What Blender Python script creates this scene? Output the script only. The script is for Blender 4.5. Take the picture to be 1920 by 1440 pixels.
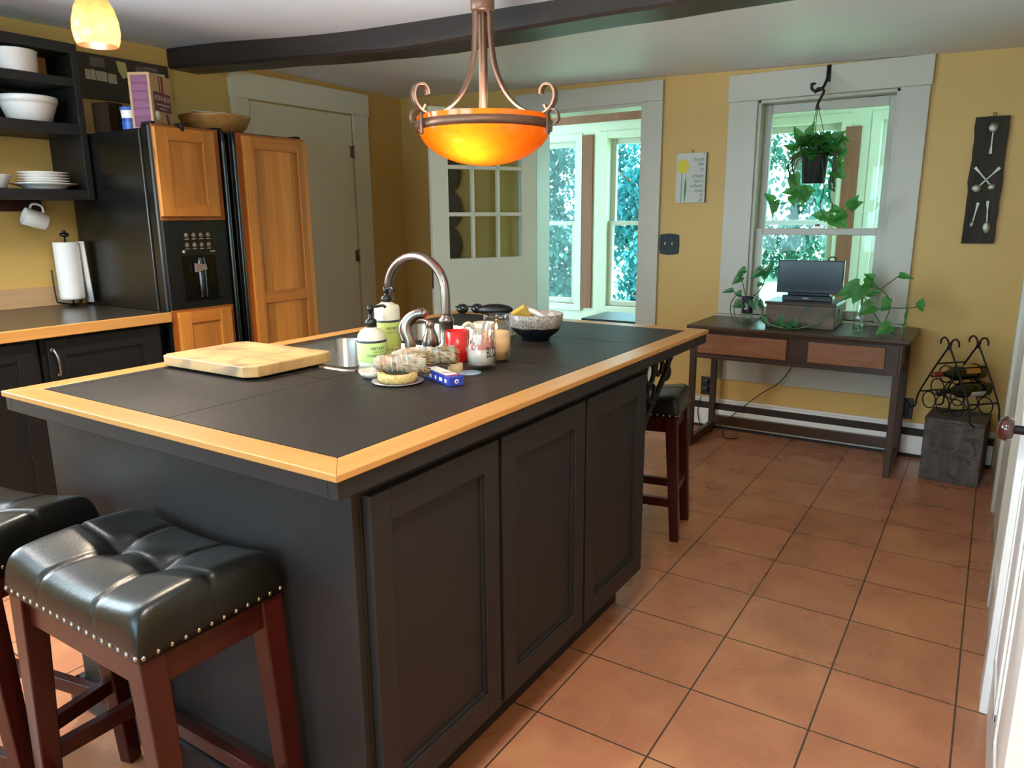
import bpy, bmesh, math, random
from math import sin, cos, pi, radians, sqrt, atan2
from mathutils import Vector, Matrix
random.seed(7)
scene = bpy.context.scene
COL = scene.collection
for _o in list(bpy.data.objects):
    bpy.data.objects.remove(_o)

# ------------------------------------------------------------------ materials
def lin(h):
    h = h.lstrip('#')
    out = []
    for i in (0, 2, 4):
        c = int(h[i:i+2], 16)/255
        out.append(c/12.92 if c <= .04045 else ((c+.055)/1.055)**2.4)
    return (*out, 1.0)

def newmat(name):
    m = bpy.data.materials.new(name); m.use_nodes = True
    nt = m.node_tree; b = nt.nodes['Principled BSDF']
    return m, nt, b

def plain(name, col, rough=.5, metal=0., spec=.5, noise=.06, nscale=6., bump=0., bscale=60., coat=0., sss=0.):
    """painted / plain surface with a faint procedural mottling and optional bump"""
    m, nt, b = newmat(name)
    c = lin(col) if isinstance(col, str) else col
    b.inputs['Roughness'].default_value = rough
    b.inputs['Metallic'].default_value = metal
    b.inputs['Specular IOR Level'].default_value = spec
    if coat: b.inputs['Coat Weight'].default_value = coat; b.inputs['Coat Roughness'].default_value = .12
    tc = nt.nodes.new('ShaderNodeTexCoord')
    n = nt.nodes.new('ShaderNodeTexNoise'); n.inputs['Scale'].default_value = nscale; n.inputs['Detail'].default_value = 5
    nt.links.new(tc.outputs['Object'], n.inputs['Vector'])
    mx = nt.nodes.new('ShaderNodeMix'); mx.data_type = 'RGBA'
    mx.inputs[6].default_value = tuple(max(0, x*(1-noise*1.5)) for x in c[:3])+(1,)
    mx.inputs[7].default_value = tuple(min(1, x*(1+noise)) for x in c[:3])+(1,)
    nt.links.new(n.outputs['Fac'], mx.inputs[0]); nt.links.new(mx.outputs[2], b.inputs['Base Color'])
    if bump:
        n2 = nt.nodes.new('ShaderNodeTexNoise'); n2.inputs['Scale'].default_value = bscale; n2.inputs['Detail'].default_value = 4
        nt.links.new(tc.outputs['Object'], n2.inputs['Vector'])
        bp = nt.nodes.new('ShaderNodeBump'); bp.inputs['Strength'].default_value = bump; bp.inputs['Distance'].default_value = .01
        nt.links.new(n2.outputs['Fac'], bp.inputs['Height']); nt.links.new(bp.outputs[0], b.inputs['Normal'])
    return m

def wood(name, c1, c2, axis='Z', scale=1., rough=.45, knots=0., planks=0., plank_axis='Y', contrast=1., bump=.15, spec=.4, blot=0., blotcol='#000000'):
    """stretched-noise grain along one axis; optional plank-to-plank tone, knots and blotches"""
    m, nt, b = newmat(name)
    b.inputs['Roughness'].default_value = rough; b.inputs['Specular IOR Level'].default_value = spec
    N = nt.nodes; L = nt.links
    tc = N.new('ShaderNodeTexCoord'); mp = N.new('ShaderNodeMapping')
    L.new(tc.outputs['Object'], mp.inputs[0])
    s = {'X': (1.2, 22, 22), 'Y': (22, 1.2, 22), 'Z': (22, 22, 1.2)}[axis]
    mp.inputs['Scale'].default_value = tuple(v*scale for v in s)
    n = N.new('ShaderNodeTexNoise'); n.inputs['Scale'].default_value = 2.; n.inputs['Detail'].default_value = 8; n.inputs['Distortion'].default_value = .6
    L.new(mp.outputs[0], n.inputs['Vector'])
    rp = N.new('ShaderNodeValToRGB')
    rp.color_ramp.elements[0].position = .5-.22/contrast; rp.color_ramp.elements[1].position = .5+.22/contrast
    rp.color_ramp.elements[0].color = lin(c1); rp.color_ramp.elements[1].color = lin(c2)
    L.new(n.outputs['Fac'], rp.inputs[0]); out = rp.outputs[0]
    if planks:
        sx = N.new('ShaderNodeSeparateXYZ'); L.new(tc.outputs['Object'], sx.inputs[0])
        dv = N.new('ShaderNodeMath'); dv.operation = 'DIVIDE'; dv.inputs[1].default_value = planks; L.new(sx.outputs[plank_axis], dv.inputs[0])
        fl = N.new('ShaderNodeMath'); fl.operation = 'FLOOR'; L.new(dv.outputs[0], fl.inputs[0])
        wn = N.new('ShaderNodeTexWhiteNoise'); wn.noise_dimensions = '1D'; L.new(fl.outputs[0], wn.inputs['W'])
        mr = N.new('ShaderNodeMapRange'); mr.inputs[3].default_value = .72; mr.inputs[4].default_value = 1.15; L.new(wn.outputs[0], mr.inputs[0])
        hs = N.new('ShaderNodeHueSaturation'); L.new(mr.outputs[0], hs.inputs['Value']); L.new(out, hs.inputs['Color']); out = hs.outputs[0]
    if knots:
        vo = N.new('ShaderNodeTexVoronoi'); vo.inputs['Scale'].default_value = knots
        mp2 = N.new('ShaderNodeMapping'); s2 = {'X': (.45, 1, 1), 'Y': (1, .45, 1), 'Z': (1, 1, .45)}[axis]; mp2.inputs['Scale'].default_value = s2
        L.new(tc.outputs['Object'], mp2.inputs[0]); L.new(mp2.outputs[0], vo.inputs['Vector'])
        r2 = N.new('ShaderNodeValToRGB'); r2.color_ramp.elements[0].position = .05; r2.color_ramp.elements[1].position = .1
        r2.color_ramp.elements[0].color = (.22, .16, .12, 1); r2.color_ramp.elements[1].color = (1, 1, 1, 1)
        L.new(vo.outputs['Distance'], r2.inputs[0])
        mx = N.new('ShaderNodeMix'); mx.data_type = 'RGBA'; mx.blend_type = 'MULTIPLY'; mx.inputs[0].default_value = 1.
        L.new(out, mx.inputs[6]); L.new(r2.outputs[0], mx.inputs[7]); out = mx.outputs[2]
    if blot:
        nb = N.new('ShaderNodeTexNoise'); nb.inputs['Scale'].default_value = blot; nb.inputs['Detail'].default_value = 3; nb.inputs['Distortion'].default_value = 1.2
        L.new(tc.outputs['Object'], nb.inputs['Vector'])
        r3 = N.new('ShaderNodeValToRGB'); r3.color_ramp.elements[0].position = .48; r3.color_ramp.elements[1].position = .66
        L.new(nb.outputs['Fac'], r3.inputs[0])
        mx = N.new('ShaderNodeMix'); mx.data_type = 'RGBA'; mx.inputs[7].default_value = lin(blotcol)
        L.new(r3.outputs[0], mx.inputs[0]); L.new(out, mx.inputs[6]); out = mx.outputs[2]
    L.new(out, b.inputs['Base Color'])
    if bump:
        bp = N.new('ShaderNodeBump'); bp.inputs['Strength'].default_value = bump; bp.inputs['Distance'].default_value = .004
        L.new(n.outputs['Fac'], bp.inputs['Height']); L.new(bp.outputs[0], b.inputs['Normal'])
    return m

def glass(name, tint=(1, 1, 1, 1), refl=.06, rough=.02, power=2.2):
    """thin clear glass: mostly see-through with a glossy film"""
    m = bpy.data.materials.new(name); m.use_nodes = True; nt = m.node_tree; N = nt.nodes; L = nt.links
    N.remove(N['Principled BSDF']); out = N['Material Output']
    tr = N.new('ShaderNodeBsdfTransparent'); tr.inputs[0].default_value = tint
    gl = N.new('ShaderNodeBsdfGlossy'); gl.inputs['Roughness'].default_value = rough
    lw = N.new('ShaderNodeLayerWeight'); lw.inputs[0].default_value = .35
    mr = N.new('ShaderNodeMapRange'); mr.inputs[3].default_value = refl; mr.inputs[4].default_value = .75
    L.new(lw.outputs['Facing'], mr.inputs[0])
    pw = N.new('ShaderNodeMath'); pw.operation = 'POWER'; pw.inputs[1].default_value = power; L.new(lw.outputs['Facing'], pw.inputs[0]); L.new(pw.outputs[0], mr.inputs[0])
    mx = N.new('ShaderNodeMixShader'); L.new(mr.outputs[0], mx.inputs[0]); L.new(tr.outputs[0], mx.inputs[1]); L.new(gl.outputs[0], mx.inputs[2])
    L.new(mx.outputs[0], out.inputs[0])
    return m

def shade_glass(name, c1, c2, trans=.8):
    """art-glass lamp shade: light passes through it and scatters"""
    m = bpy.data.materials.new(name); m.use_nodes = True; nt = m.node_tree; N = nt.nodes; L = nt.links
    N.remove(N['Principled BSDF']); out = N['Material Output']
    tc = N.new('ShaderNodeTexCoord'); n = N.new('ShaderNodeTexNoise'); n.inputs['Scale'].default_value = 14; n.inputs['Detail'].default_value = 6; n.inputs['Distortion'].default_value = 2.
    L.new(tc.outputs['Object'], n.inputs['Vector'])
    rp = N.new('ShaderNodeValToRGB'); rp.color_ramp.elements[0].position = .3; rp.color_ramp.elements[1].position = .62
    rp.color_ramp.elements[0].color = c1; rp.color_ramp.elements[1].color = c2
    L.new(n.outputs['Fac'], rp.inputs[0])
    tl = N.new('ShaderNodeBsdfTranslucent'); df = N.new('ShaderNodeBsdfDiffuse'); gl = N.new('ShaderNodeBsdfGlossy'); gl.inputs['Roughness'].default_value = .15
    L.new(rp.outputs[0], tl.inputs[0]); L.new(rp.outputs[0], df.inputs[0])
    m1 = N.new('ShaderNodeMixShader'); m1.inputs[0].default_value = trans; L.new(df.outputs[0], m1.inputs[1]); L.new(tl.outputs[0], m1.inputs[2])
    m2 = N.new('ShaderNodeMixShader'); m2.inputs[0].default_value = .04; L.new(m1.outputs[0], m2.inputs[1]); L.new(gl.outputs[0], m2.inputs[2])
    L.new(m2.outputs[0], out.inputs[0])
    return m

def leafmat(name, c1, c2, trans=.45, nscale=9.):
    m = bpy.data.materials.new(name); m.use_nodes = True; nt = m.node_tree; N = nt.nodes; L = nt.links
    b = N['Principled BSDF']; out = N['Material Output']
    tc = N.new('ShaderNodeTexCoord'); n = N.new('ShaderNodeTexNoise'); n.inputs['Scale'].default_value = nscale
    L.new(tc.outputs['Object'], n.inputs['Vector'])
    mx = N.new('ShaderNodeMix'); mx.data_type = 'RGBA'; mx.inputs[6].default_value = lin(c1); mx.inputs[7].default_value = lin(c2)
    L.new(n.outputs['Fac'], mx.inputs[0]); L.new(mx.outputs[2], b.inputs['Base Color']); b.inputs['Roughness'].default_value = .4
    tl = N.new('ShaderNodeBsdfTranslucent'); L.new(mx.outputs[2], tl.inputs[0])
    ms = N.new('ShaderNodeMixShader'); ms.inputs[0].default_value = trans; L.new(b.outputs[0], ms.inputs[1]); L.new(tl.outputs[0], ms.inputs[2]); L.new(ms.outputs[0], out.inputs[0])
    return m

def glow(name, col, strength):
    m = bpy.data.materials.new(name); m.use_nodes = True; nt = m.node_tree; N = nt.nodes; L = nt.links
    N.remove(N['Principled BSDF']); e = N.new('ShaderNodeEmission'); e.inputs[0].default_value = col; e.inputs[1].default_value = strength
    L.new(e.outputs[0], N['Material Output'].inputs[0]); return m

# ------------------------------------------------------------------ objects
def thing(name, label=None, cat=None, loc=(0, 0, 0), rotz=0., group=None, kind=None):
    o = bpy.data.objects.new(name, None); COL.objects.link(o); o.empty_display_size = .05
    o.location = loc; o.rotation_euler = (0, 0, rotz); tag(o, label, cat, group, kind); return o

def tag(o, label=None, cat=None, group=None, kind=None):
    if label: o['label'] = label
    if cat: o['category'] = cat
    if group: o['group'] = group
    if kind: o['kind'] = kind
    return o

def dup(root, loc, rotz, label=None, group=None):
    r = root.copy(); COL.objects.link(r); r.location = loc; r.rotation_euler = (0, 0, rotz)
    if label: r['label'] = label
    if group: r['group'] = group
    for ch in list(root.children):
        c = ch.copy(); COL.objects.link(c); c.parent = r
        for g in list(ch.children):
            d = g.copy(); COL.objects.link(d); d.parent = c
    return r

def smooth_path(pts, n=6):
    pts = [Vector(p) for p in pts]
    if len(pts) < 3: return pts
    out = []
    for i in range(len(pts)-1):
        p0 = pts[max(i-1, 0)]; p1 = pts[i]; p2 = pts[i+1]; p3 = pts[min(i+2, len(pts)-1)]
        for k in range(n):
            t = k/n
            out.append(.5*((2*p1)+(-p0+p2)*t+(2*p0-5*p1+4*p2-p3)*t*t+(-p0+3*p1-3*p2+p3)*t**3))
    out.append(pts[-1]); return out

class B:
    """collects shapes and links them as ONE mesh object"""
    def __init__(s): s.bm = bmesh.new(); s.mi = 0; s.sm = False
    def _new(s, before):
        for f in s.bm.faces:
            if f.index == -1 or f not in before: pass
    def face(s, vs, smooth=None):
        try: f = s.bm.faces.new(vs)
        except ValueError: return None
        f.material_index = s.mi; f.smooth = s.sm if smooth is None else smooth; return f
    def v(s, p): return s.bm.verts.new(p)
    def box(s, x0, x1, y0, y1, z0, z1, M=None):
        P = [(x0, y0, z0), (x1, y0, z0), (x1, y1, z0), (x0, y1, z0), (x0, y0, z1), (x1, y0, z1), (x1, y1, z1), (x0, y1, z1)]
        vs = [s.v(M @ Vector(p) if M else p) for p in P]
        for q in ((0, 3, 2, 1), (4, 5, 6, 7), (0, 1, 5, 4), (1, 2, 6, 5), (2, 3, 7, 6), (3, 0, 4, 7)): s.face([vs[i] for i in q], False)
        return s
    def bar(s, a, b, w, h=None, up=(0, 0, 1), w2=None, h2=None):
        """square bar from a to b, w across, h along 'up'"""
        a = Vector(a); b = Vector(b); h = h or w; w2 = w2 or w; h2 = h2 or h
        d = (b-a).normalized(); u = Vector(up)
        if abs(d.dot(u)) > .98: u = Vector((0, 1, 0))
        r = d.cross(u).normalized(); u = r.cross(d).normalized()
        vs = []
        for p, ww, hh in ((a, w, h), (b, w2, h2)):
            for i, j in ((-1, -1), (1, -1), (1, 1), (-1, 1)): vs.append(s.v(p+r*(i*ww/2)+u*(j*hh/2)))
        for q in ((3, 2, 1, 0), (4, 5, 6, 7), (0, 1, 5, 4), (1, 2, 6, 5), (2, 3, 7, 6), (3, 0, 4, 7)): s.face([vs[i] for i in q], False)
        return s
    def tube(s, pts, r, n=8, smooth=0, cap=True, taper=None, flat=1.):
        if smooth: pts = smooth_path(pts, smooth)
        pts = [Vector(p) for p in pts]; rings = []
        t0 = (pts[1]-pts[0]).normalized(); u = Vector((0, 0, 1))
        if abs(t0.dot(u)) > .95: u = Vector((1, 0, 0))
        u = (u-t0*u.dot(t0)).normalized()
        for i, p in enumerate(pts):
            t = (pts[min(i+1, len(pts)-1)]-pts[max(i-1, 0)])
            if t.length < 1e-9: t = t0
            t.normalize(); u = (u-t*u.dot(t))
            if u.length < 1e-6: u = t.orthogonal()
            u.normalize(); w = t.cross(u)
            rr = r if taper is None else r+(taper-r)*i/(len(pts)-1)
            rings.append([s.v(p+u*(cos(2*pi*k/n)*rr*flat)+w*(sin(2*pi*k/n)*rr)) for k in range(n)])
        for a, b in zip(rings, rings[1:]):
            for k in range(n): s.face([a[k], a[(k+1) % n], b[(k+1) % n], b[k]], True)
        if cap: s.face(rings[0][::-1], False); s.face(rings[-1], False)
        return s
    def ribbon(s, prof, origin, ang, w, th, smooth=6):
        """flat bar bent along (r,z) profile in a vertical plane at angle ang through origin"""
        pts = smooth_path([Vector((p[0], 0, p[1])) for p in prof], smooth)
        d = Vector((cos(ang), sin(ang), 0)); sd = Vector((-sin(ang), cos(ang), 0)); o = Vector(origin); rings = []
        for i, p in enumerate(pts):
            t = (pts[min(i+1, len(pts)-1)]-pts[max(i-1, 0)]).normalized(); nrm = Vector((-t.z, 0, t.x))
            row = []
            for a, b_ in ((-1, -1), (1, -1), (1, 1), (-1, 1)):
                q = p+nrm*(b_*th/2); row.append(s.v(o+d*q.x+Vector((0, 0, q.z))+sd*(a*w/2)))
            rings.append(row)
        for a, b_ in zip(rings, rings[1:]):
            for k in range(4): s.face([a[k], a[(k+1) % 4], b_[(k+1) % 4], b_[k]], k in (0, 2))
        s.face(rings[0][::-1], False); s.face(rings[-1], False); return s
    def lathe(s, prof, c=(0, 0, 0), n=32, M=None, close=False, ripple=None):
        rings = []
        for r, z in prof:
            if r < 1e-6: rings.append([s.v(M @ Vector((c[0], c[1], c[2]+z)) if M else (c[0], c[1], c[2]+z))])
            else:
                row = []
                for k in range(n):
                    a = 2*pi*k/n; rr = r*(1+(ripple[0]*cos(ripple[1]*a) if ripple else 0))
                    p = Vector((c[0]+rr*cos(a), c[1]+rr*sin(a), c[2]+z)); row.append(s.v(M @ p if M else p))
                rings.append(row)
        for a, b in zip(rings, rings[1:]):
            for k in range(n):
                k2 = (k+1) % n
                if len(a) == 1 and len(b) == 1: break
                if len(a) == 1: s.face([a[0], b[k2], b[k]], True)
                elif len(b) == 1: s.face([a[k], a[k2], b[0]], True)
                else: s.face([a[k], a[k2], b[k2], b[k]], True)
        return s
    def ellipsoid(s, c, r, M=None, n=16, m=10):
        prof = [(sin(pi*i/m), -cos(pi*i/m)) for i in range(m+1)]
        T = Matrix.Translation(c) @ (M or Matrix.Identity(4)) @ Matrix.Diagonal((r[0], r[1], r[2], 1))
        return s.lathe([(max(0, p[0]) if 0 < i < m else 0, p[1]) for i, p in enumerate(prof)], n=n, M=T)
    def prism(s, poly, f, g=None):
        """poly: 2-D outline; f/g map (a,b) to the front / back 3-D point"""
        A = [s.v(f(*p)) for p in poly]
        s.face(A)
        if g:
            Bv = [s.v(g(*p)) for p in poly]; s.face(Bv[::-1])
            for i in range(len(poly)):
                j = (i+1) % len(poly); s.face([A[j], A[i], Bv[i], Bv[j]])
        return s
    def build(s, name, mat, parent=None, w=False, bev=0., seg=2, subs=0, solid=0.):
        bm = s.bm; bmesh.ops.recalc_face_normals(bm, faces=bm.faces[:])
        if w and parent:
            r = parent
            while r.parent: r = r.parent
            Mi = (Matrix.Translation(r.location) @ Matrix.Rotation(r.rotation_euler.z, 4, 'Z')).inverted()
            bm.transform(Mi)
        me = bpy.data.meshes.new(name); bm.to_mesh(me); bm.free()
        o = bpy.data.objects.new(name, me); COL.objects.link(o)
        for m in (mat if isinstance(mat, (list, tuple)) else [mat]): me.materials.append(m)
        if parent: o.parent = parent
        if solid: md = o.modifiers.new('solid', 'SOLIDIFY'); md.thickness = solid; md.offset = 0
        if bev:
            md = o.modifiers.new('bevel', 'BEVEL'); md.width = bev; md.segments = seg; md.limit_method = 'ANGLE'; md.angle_limit = radians(40); md.harden_normals = False
        if subs: md = o.modifiers.new('sub', 'SUBSURF'); md.levels = subs; md.render_levels = subs
        return o

def text_mesh(name, body, size, mat, parent, fn, align='LEFT', ext=0., spacing=1., w=True, xscale=1.):
    """flat lettering; fn maps text plane (x, y) to 3-D"""
    cu = bpy.data.curves.new(name, 'FONT'); cu.body = body; cu.size = size; cu.align_x = align; cu.space_character = spacing; cu.resolution_u = 3
    to = bpy.data.objects.new(name+'_src', cu); COL.objects.link(to)
    dg = bpy.context.evaluated_depsgraph_get(); me = bpy.data.meshes.new_from_object(to.evaluated_get(dg))
    bm = bmesh.new(); bm.from_mesh(me); bmesh.ops.triangulate(bm, faces=bm.faces[:])
    for v in bm.verts: v.co = Vector(fn(v.co.x*xscale, v.co.y))
    if w and parent:
        r = parent
        while r.parent: r = r.parent
        bm.transform((Matrix.Translation(r.location) @ Matrix.Rotation(r.rotation_euler.z, 4, 'Z')).inverted())
    m2 = bpy.data.meshes.new(name); bm.to_mesh(m2); bm.free()
    bpy.data.objects.remove(to); bpy.data.curves.remove(cu); bpy.data.meshes.remove(me)
    o = bpy.data.objects.new(name, m2); COL.objects.link(o); m2.materials.append(mat)
    if parent: o.parent = parent
    return o

def struct(b, name, mat, parent=None, **k):
    o = b.build(name, mat, parent, **k)
    if not parent: o['kind'] = 'structure'
    return o

# ------------------------------------------------------------------ shared materials
M_wall = plain('yellow_wall_paint', '#cba65e', .55, noise=.04, nscale=2.5, bump=.05, bscale=90)
M_ceil = plain('ceiling_paint', '#dde4ee', .55, noise=.04, nscale=1.5, bump=.15, bscale=14)
M_trim = plain('cream_trim_paint', '#bdb8a8', .4, noise=.03, nscale=5)  # cream paint darkened to hold back the light on the far-wall trim
M_trim2 = plain('cream_door_paint', '#dad5c0', .4, noise=.03, nscale=5)  # same cream paint, kept lighter to make up for weaker light
M_white = plain('white_enamel', '#eeebe6', .32, noise=.02)
M_island = plain('charcoal_cabinet_paint', '#231f1f', .5, spec=.3, noise=.1, nscale=8, bump=.03, bscale=200)
M_blackcab = plain('black_cabinet_paint', '#121110', .45, noise=.15, nscale=10, bump=.05, bscale=120)
M_fridge = plain('black_appliance', '#0b0b0a', .22, noise=.1, bump=.06, bscale=300)
M_blackpl = plain('black_plastic', '#0c0c0d', .3, noise=.05)
M_darkmet = plain('dark_iron', '#1b1613', .5, metal=.5, noise=.1, nscale=40)
M_bronze = plain('brushed_bronze_nickel', '#8d8078', .3, metal=1., noise=.08, nscale=30)
M_steel = plain('stainless_steel', '#b0aca6', .24, metal=1., noise=.05, nscale=20)
M_rust = plain('rubbed_bronze_lamp_iron', '#7a5a48', .42, metal=.6, noise=.1, nscale=30)
M_edge = wood('maple_counter_edge', '#a8763c', '#c08c50', 'Y', .6, rough=.35, bump=.03, contrast=.8)
M_edgeX = wood('maple_counter_edge_across', '#a8763c', '#c08c50', 'X', .6, rough=.35, bump=.03, contrast=.8)
M_pine = wood('knotty_pine', '#a3601f', '#d08a3c', 'Z', .55, rough=.42, knots=5.5, planks=.082, contrast=.7, bump=.05)
M_pine2 = wood('pine_backing', '#8a4c1c', '#ac662c', 'Z', .55, rough=.45, planks=.13, contrast=.7, bump=.05)
M_redwood = wood('reddish_porch_board', '#7a4a34', '#96604a', 'Z', .4, rough=.6, contrast=.6)
M_cherry = wood('dark_cherry_legs', '#2a0b08', '#451410', 'Z', .4, rough=.28, contrast=.6, bump=.02)
M_walnut = wood('dark_walnut_table', '#2a1a10', '#49301e', 'X', .5, rough=.32, contrast=.8)
M_walnutZ = wood('dark_walnut_legs', '#2a1a10', '#49301e', 'Z', .5, rough=.4, contrast=.8)
M_drawer = wood('light_drawer_front', '#6a3f24', '#9a684a', 'X', .5, rough=.4, contrast=.7, blot=6., blotcol='#7d4c2c')
M_crate = wood('weathered_crate_wood', '#4a433c', '#6e665e', 'Z', .5, rough=.8, planks=.14, plank_axis='X', blot=22., blotcol='#443c35')
M_oldboard = wood('old_dark_board', '#241e18', '#3c342a', 'Z', .7, rough=.8)
M_glass = glass('clear_glass', refl=.05)
M_pane = glass('window_pane', (.93, 1., .97, 1), refl=.012, power=4.5)
M_black = plain('flat_black_ink', '#141414', .6)
M_ink = plain('label_ink', '#3a4a3a', .6)
# ------------------------------------------------------------------ room shell
XW, YW, XR, YN = -3.047, 3.027, 1.045, -4.0
def ceil_z(x, y):
    yy = max(y, 1.1)
    z = 2.219-.0286*(min(x, 1.1)-XW)-.0125*(yy-YW)
    s = max(0, min(1, (x+3.0)/1.5)); s = s*s*(3-2*s)
    s *= max(0, min(1, (YW-yy)/1.93))
    e = max(0, min(1, (1.1-x)/1.6))
    return z-.055*s*(.3+.7*e)

# floor: square terracotta tiles, 0.32 m pitch, slightly uneven grout
m, nt, b = newmat('terracotta_tile'); N = nt.nodes; L = nt.links
tc = N.new('ShaderNodeTexCoord')
br = N.new('ShaderNodeTexBrick'); br.offset = 0; br.squash = 1; br.inputs['Scale'].default_value = 1
br.inputs['Brick Width'].default_value = .32; br.inputs['Row Height'].default_value = .32; br.inputs['Mortar Size'].default_value = .003; br.inputs['Mortar Smooth'].default_value = .3
br.inputs['Color1'].default_value = (.3, .3, .3, 1); br.inputs['Color2'].default_value = (.75, .75, .75, 1); br.inputs['Mortar'].default_value = (0, 0, 0, 1); br.inputs['Bias'].default_value = 0
mpf = N.new('ShaderNodeMapping'); L.new(tc.outputs['Object'], mpf.inputs[0]); mpf.inputs['Location'].default_value = (32*.32, 32*.32, 0)
L.new(mpf.outputs[0], br.inputs['Vector'])
n1 = N.new('ShaderNodeTexNoise'); n1.inputs['Scale'].default_value = 4.5; n1.inputs['Detail'].default_value = 7; n1.inputs['Distortion'].default_value = .7
L.new(tc.outputs['Object'], n1.inputs['Vector'])
rp = N.new('ShaderNodeValToRGB'); rp.color_ramp.elements[0].position = .3; rp.color_ramp.elements[1].position = .72
rp.color_ramp.elements[0].color = lin('#a96e50'); rp.color_ramp.elements[1].color = lin('#c2875f'); e = rp.color_ramp.elements.new(.52); e.color = lin('#b67756')
L.new(n1.outputs['Fac'], rp.inputs[0])
hs = N.new('ShaderNodeHueSaturation'); mr = N.new('ShaderNodeMapRange'); mr.inputs[3].default_value = .86; mr.inputs[4].default_value = 1.12
L.new(br.outputs['Color'], mr.inputs[0]); L.new(mr.outputs[0], hs.inputs['Value']); L.new(rp.outputs[0], hs.inputs['Color'])
mxg = N.new('ShaderNodeMix'); mxg.data_type = 'RGBA'; mxg.inputs[7].default_value = lin('#4e3d32'); L.new(br.outputs['Fac'], mxg.inputs[0]); L.new(hs.outputs[0], mxg.inputs[6])
L.new(mxg.outputs[2], b.inputs['Base Color'])
rr = N.new('ShaderNodeMapRange'); rr.inputs[3].default_value = .23; rr.inputs[4].default_value = .33; L.new(n1.outputs['Fac'], rr.inputs[0]); L.new(rr.outputs[0], b.inputs['Roughness'])
b.inputs['Specular IOR Level'].default_value = .5
bp = N.new('ShaderNodeBump'); bp.inputs['Strength'].default_value = .35; bp.inputs['Distance'].default_value = .004; bp.invert = True
L.new(br.outputs['Fac'], bp.inputs['Height']); L.new(bp.outputs[0], b.inputs['Normal'])
M_floor = m
struct(B().box(XW-.1, XR+.1, YN-.1, YW+.15, -.1, 0), 'floor', M_floor)

# ceiling: gently sagging plaster
b = B(); nx, ny = 26, 26; g = []
for j in range(ny+1):
    row = []
    for i in range(nx+1):
        x = XW-.02+(XR+.04-XW)*i/nx; y = YN-.02+(YW+.04-YN)*j/ny; row.append((b.v((x, y, ceil_z(x, y))), b.v((x, y, 2.5))))
    g.append(row)
for j in range(ny):
    for i in range(nx):
        b.face([g[j][i][0], g[j][i+1][0], g[j+1][i+1][0], g[j+1][i][0]], True); b.face([g[j][i][1], g[j][i+1][1], g[j+1][i+1][1], g[j+1][i][1]], False)
struct(b, 'ceiling', M_ceil)

def wall_y(name, y0, y1, x0, x1, ztop, holes, mat):
    """wall across x with rectangular openings (xa, xb, za, zb)"""
    b = B(); xs = x0
    for xa, xb, za, zb in sorted(holes):
        b.box(xs, xa, y0, y1, 0, ztop)
        if za > 0: b.box(xa, xb, y0, y1, 0, za)
        b.box(xa, xb, y0, y1, zb, ztop); xs = xb
    b.box(xs, x1, y0, y1, 0, ztop); return struct(b, name, mat)
DX0, DX1, DZ = -1.835, -1.053, 2.02
WX0, WX1, WZ0, WZ1 = -.335, .397, .735, 1.97
wall_y('wall_far', YW, YW+.15, XW-.12, XR+.12, 2.45, [(DX0, DX1, 0, DZ), (WX0, WX1, WZ0, WZ1)], M_wall)
wall_y('wall_near', YN-.15, YN, XW-.12, XR+.12, 2.45, [(-2.5, -1.2, .8, 2.0), (-.7, .6, .8, 2.0)], M_wall)
b = B(); b.box(XW-.12, XW, YN, -1.8, 0, 2.45).box(XW-.12, XW, -.6, YW, 0, 2.45).box(XW-.12, XW, -1.8, -.6, 0, 1.03).box(XW-.12, XW, -1.8, -.6, 2.02, 2.45); struct(b, 'wall_left', M_wall)
struct(B().box(XR, XR+.12, YN, YW, 0, 2.45), 'wall_right', M_wall)

# beam: rough black-brown hewn timber following the sag
M_beam = wood('blackened_beam', '#221b18', '#332a26', 'X', .35, rough=.45, bump=.25, spec=.25, contrast=.7)
b = B(); rows = []; xs = [XW+.001]+[XW+.05+.2*i for i in range(21)]
for i, x in enumerate(xs):
    x = min(x, XR-.001)
    zb = 2.14-.105*max(0, min(1, (x+3.05)/1.7)); r = random.Random(i)
    w = [r.uniform(-.0025, .0025) for _ in range(6)]
    rows.append([b.v(p) for p in ((x, 1.10+w[0], zb+.012+w[1]), (x, 1.112+w[0], zb+w[1]), (x, 1.285+w[2], zb+w[3]), (x, 1.30+w[2], zb+.014+w[3]), (x, 1.30+w[4], 2.4), (x, 1.10+w[5], 2.4))])
for a, c in zip(rows, rows[1:]):
    for k in range(6): b.face([a[k], a[(k+1) % 6], c[(k+1) % 6], c[k]], False)
b.face(rows[0][::-1]); b.face(rows[-1])
tag(struct(b, 'trim_1', M_beam), 'rough dark timber beam across the ceiling behind the pendant lamp')

# --- left wall door with its casing
b = B(); b.box(XW, XW+.022, 1.485, 1.605, 0, 2.045).box(XW, XW+.022, 2.49, 2.64, 0, 2.045).box(XW, XW+.026, 1.478, 2.65, 2.045, 2.195)
struct(b, 'trim_2', M_trim2, bev=.003)
d1 = struct(B().box(XW, XW+.012, 1.612, 2.478, .008, 2.036), 'door_1', M_trim2, bev=.002)
for z in (1.79, 1.06):
    b = B(); b.tube([(XW+.016, 2.484, z-.045), (XW+.016, 2.484, z+.045)], .007, 8).box(XW+.001, XW+.0125, 2.45, 2.484, z-.04, z+.04); b.build('hinge', M_bronze, d1)

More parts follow.
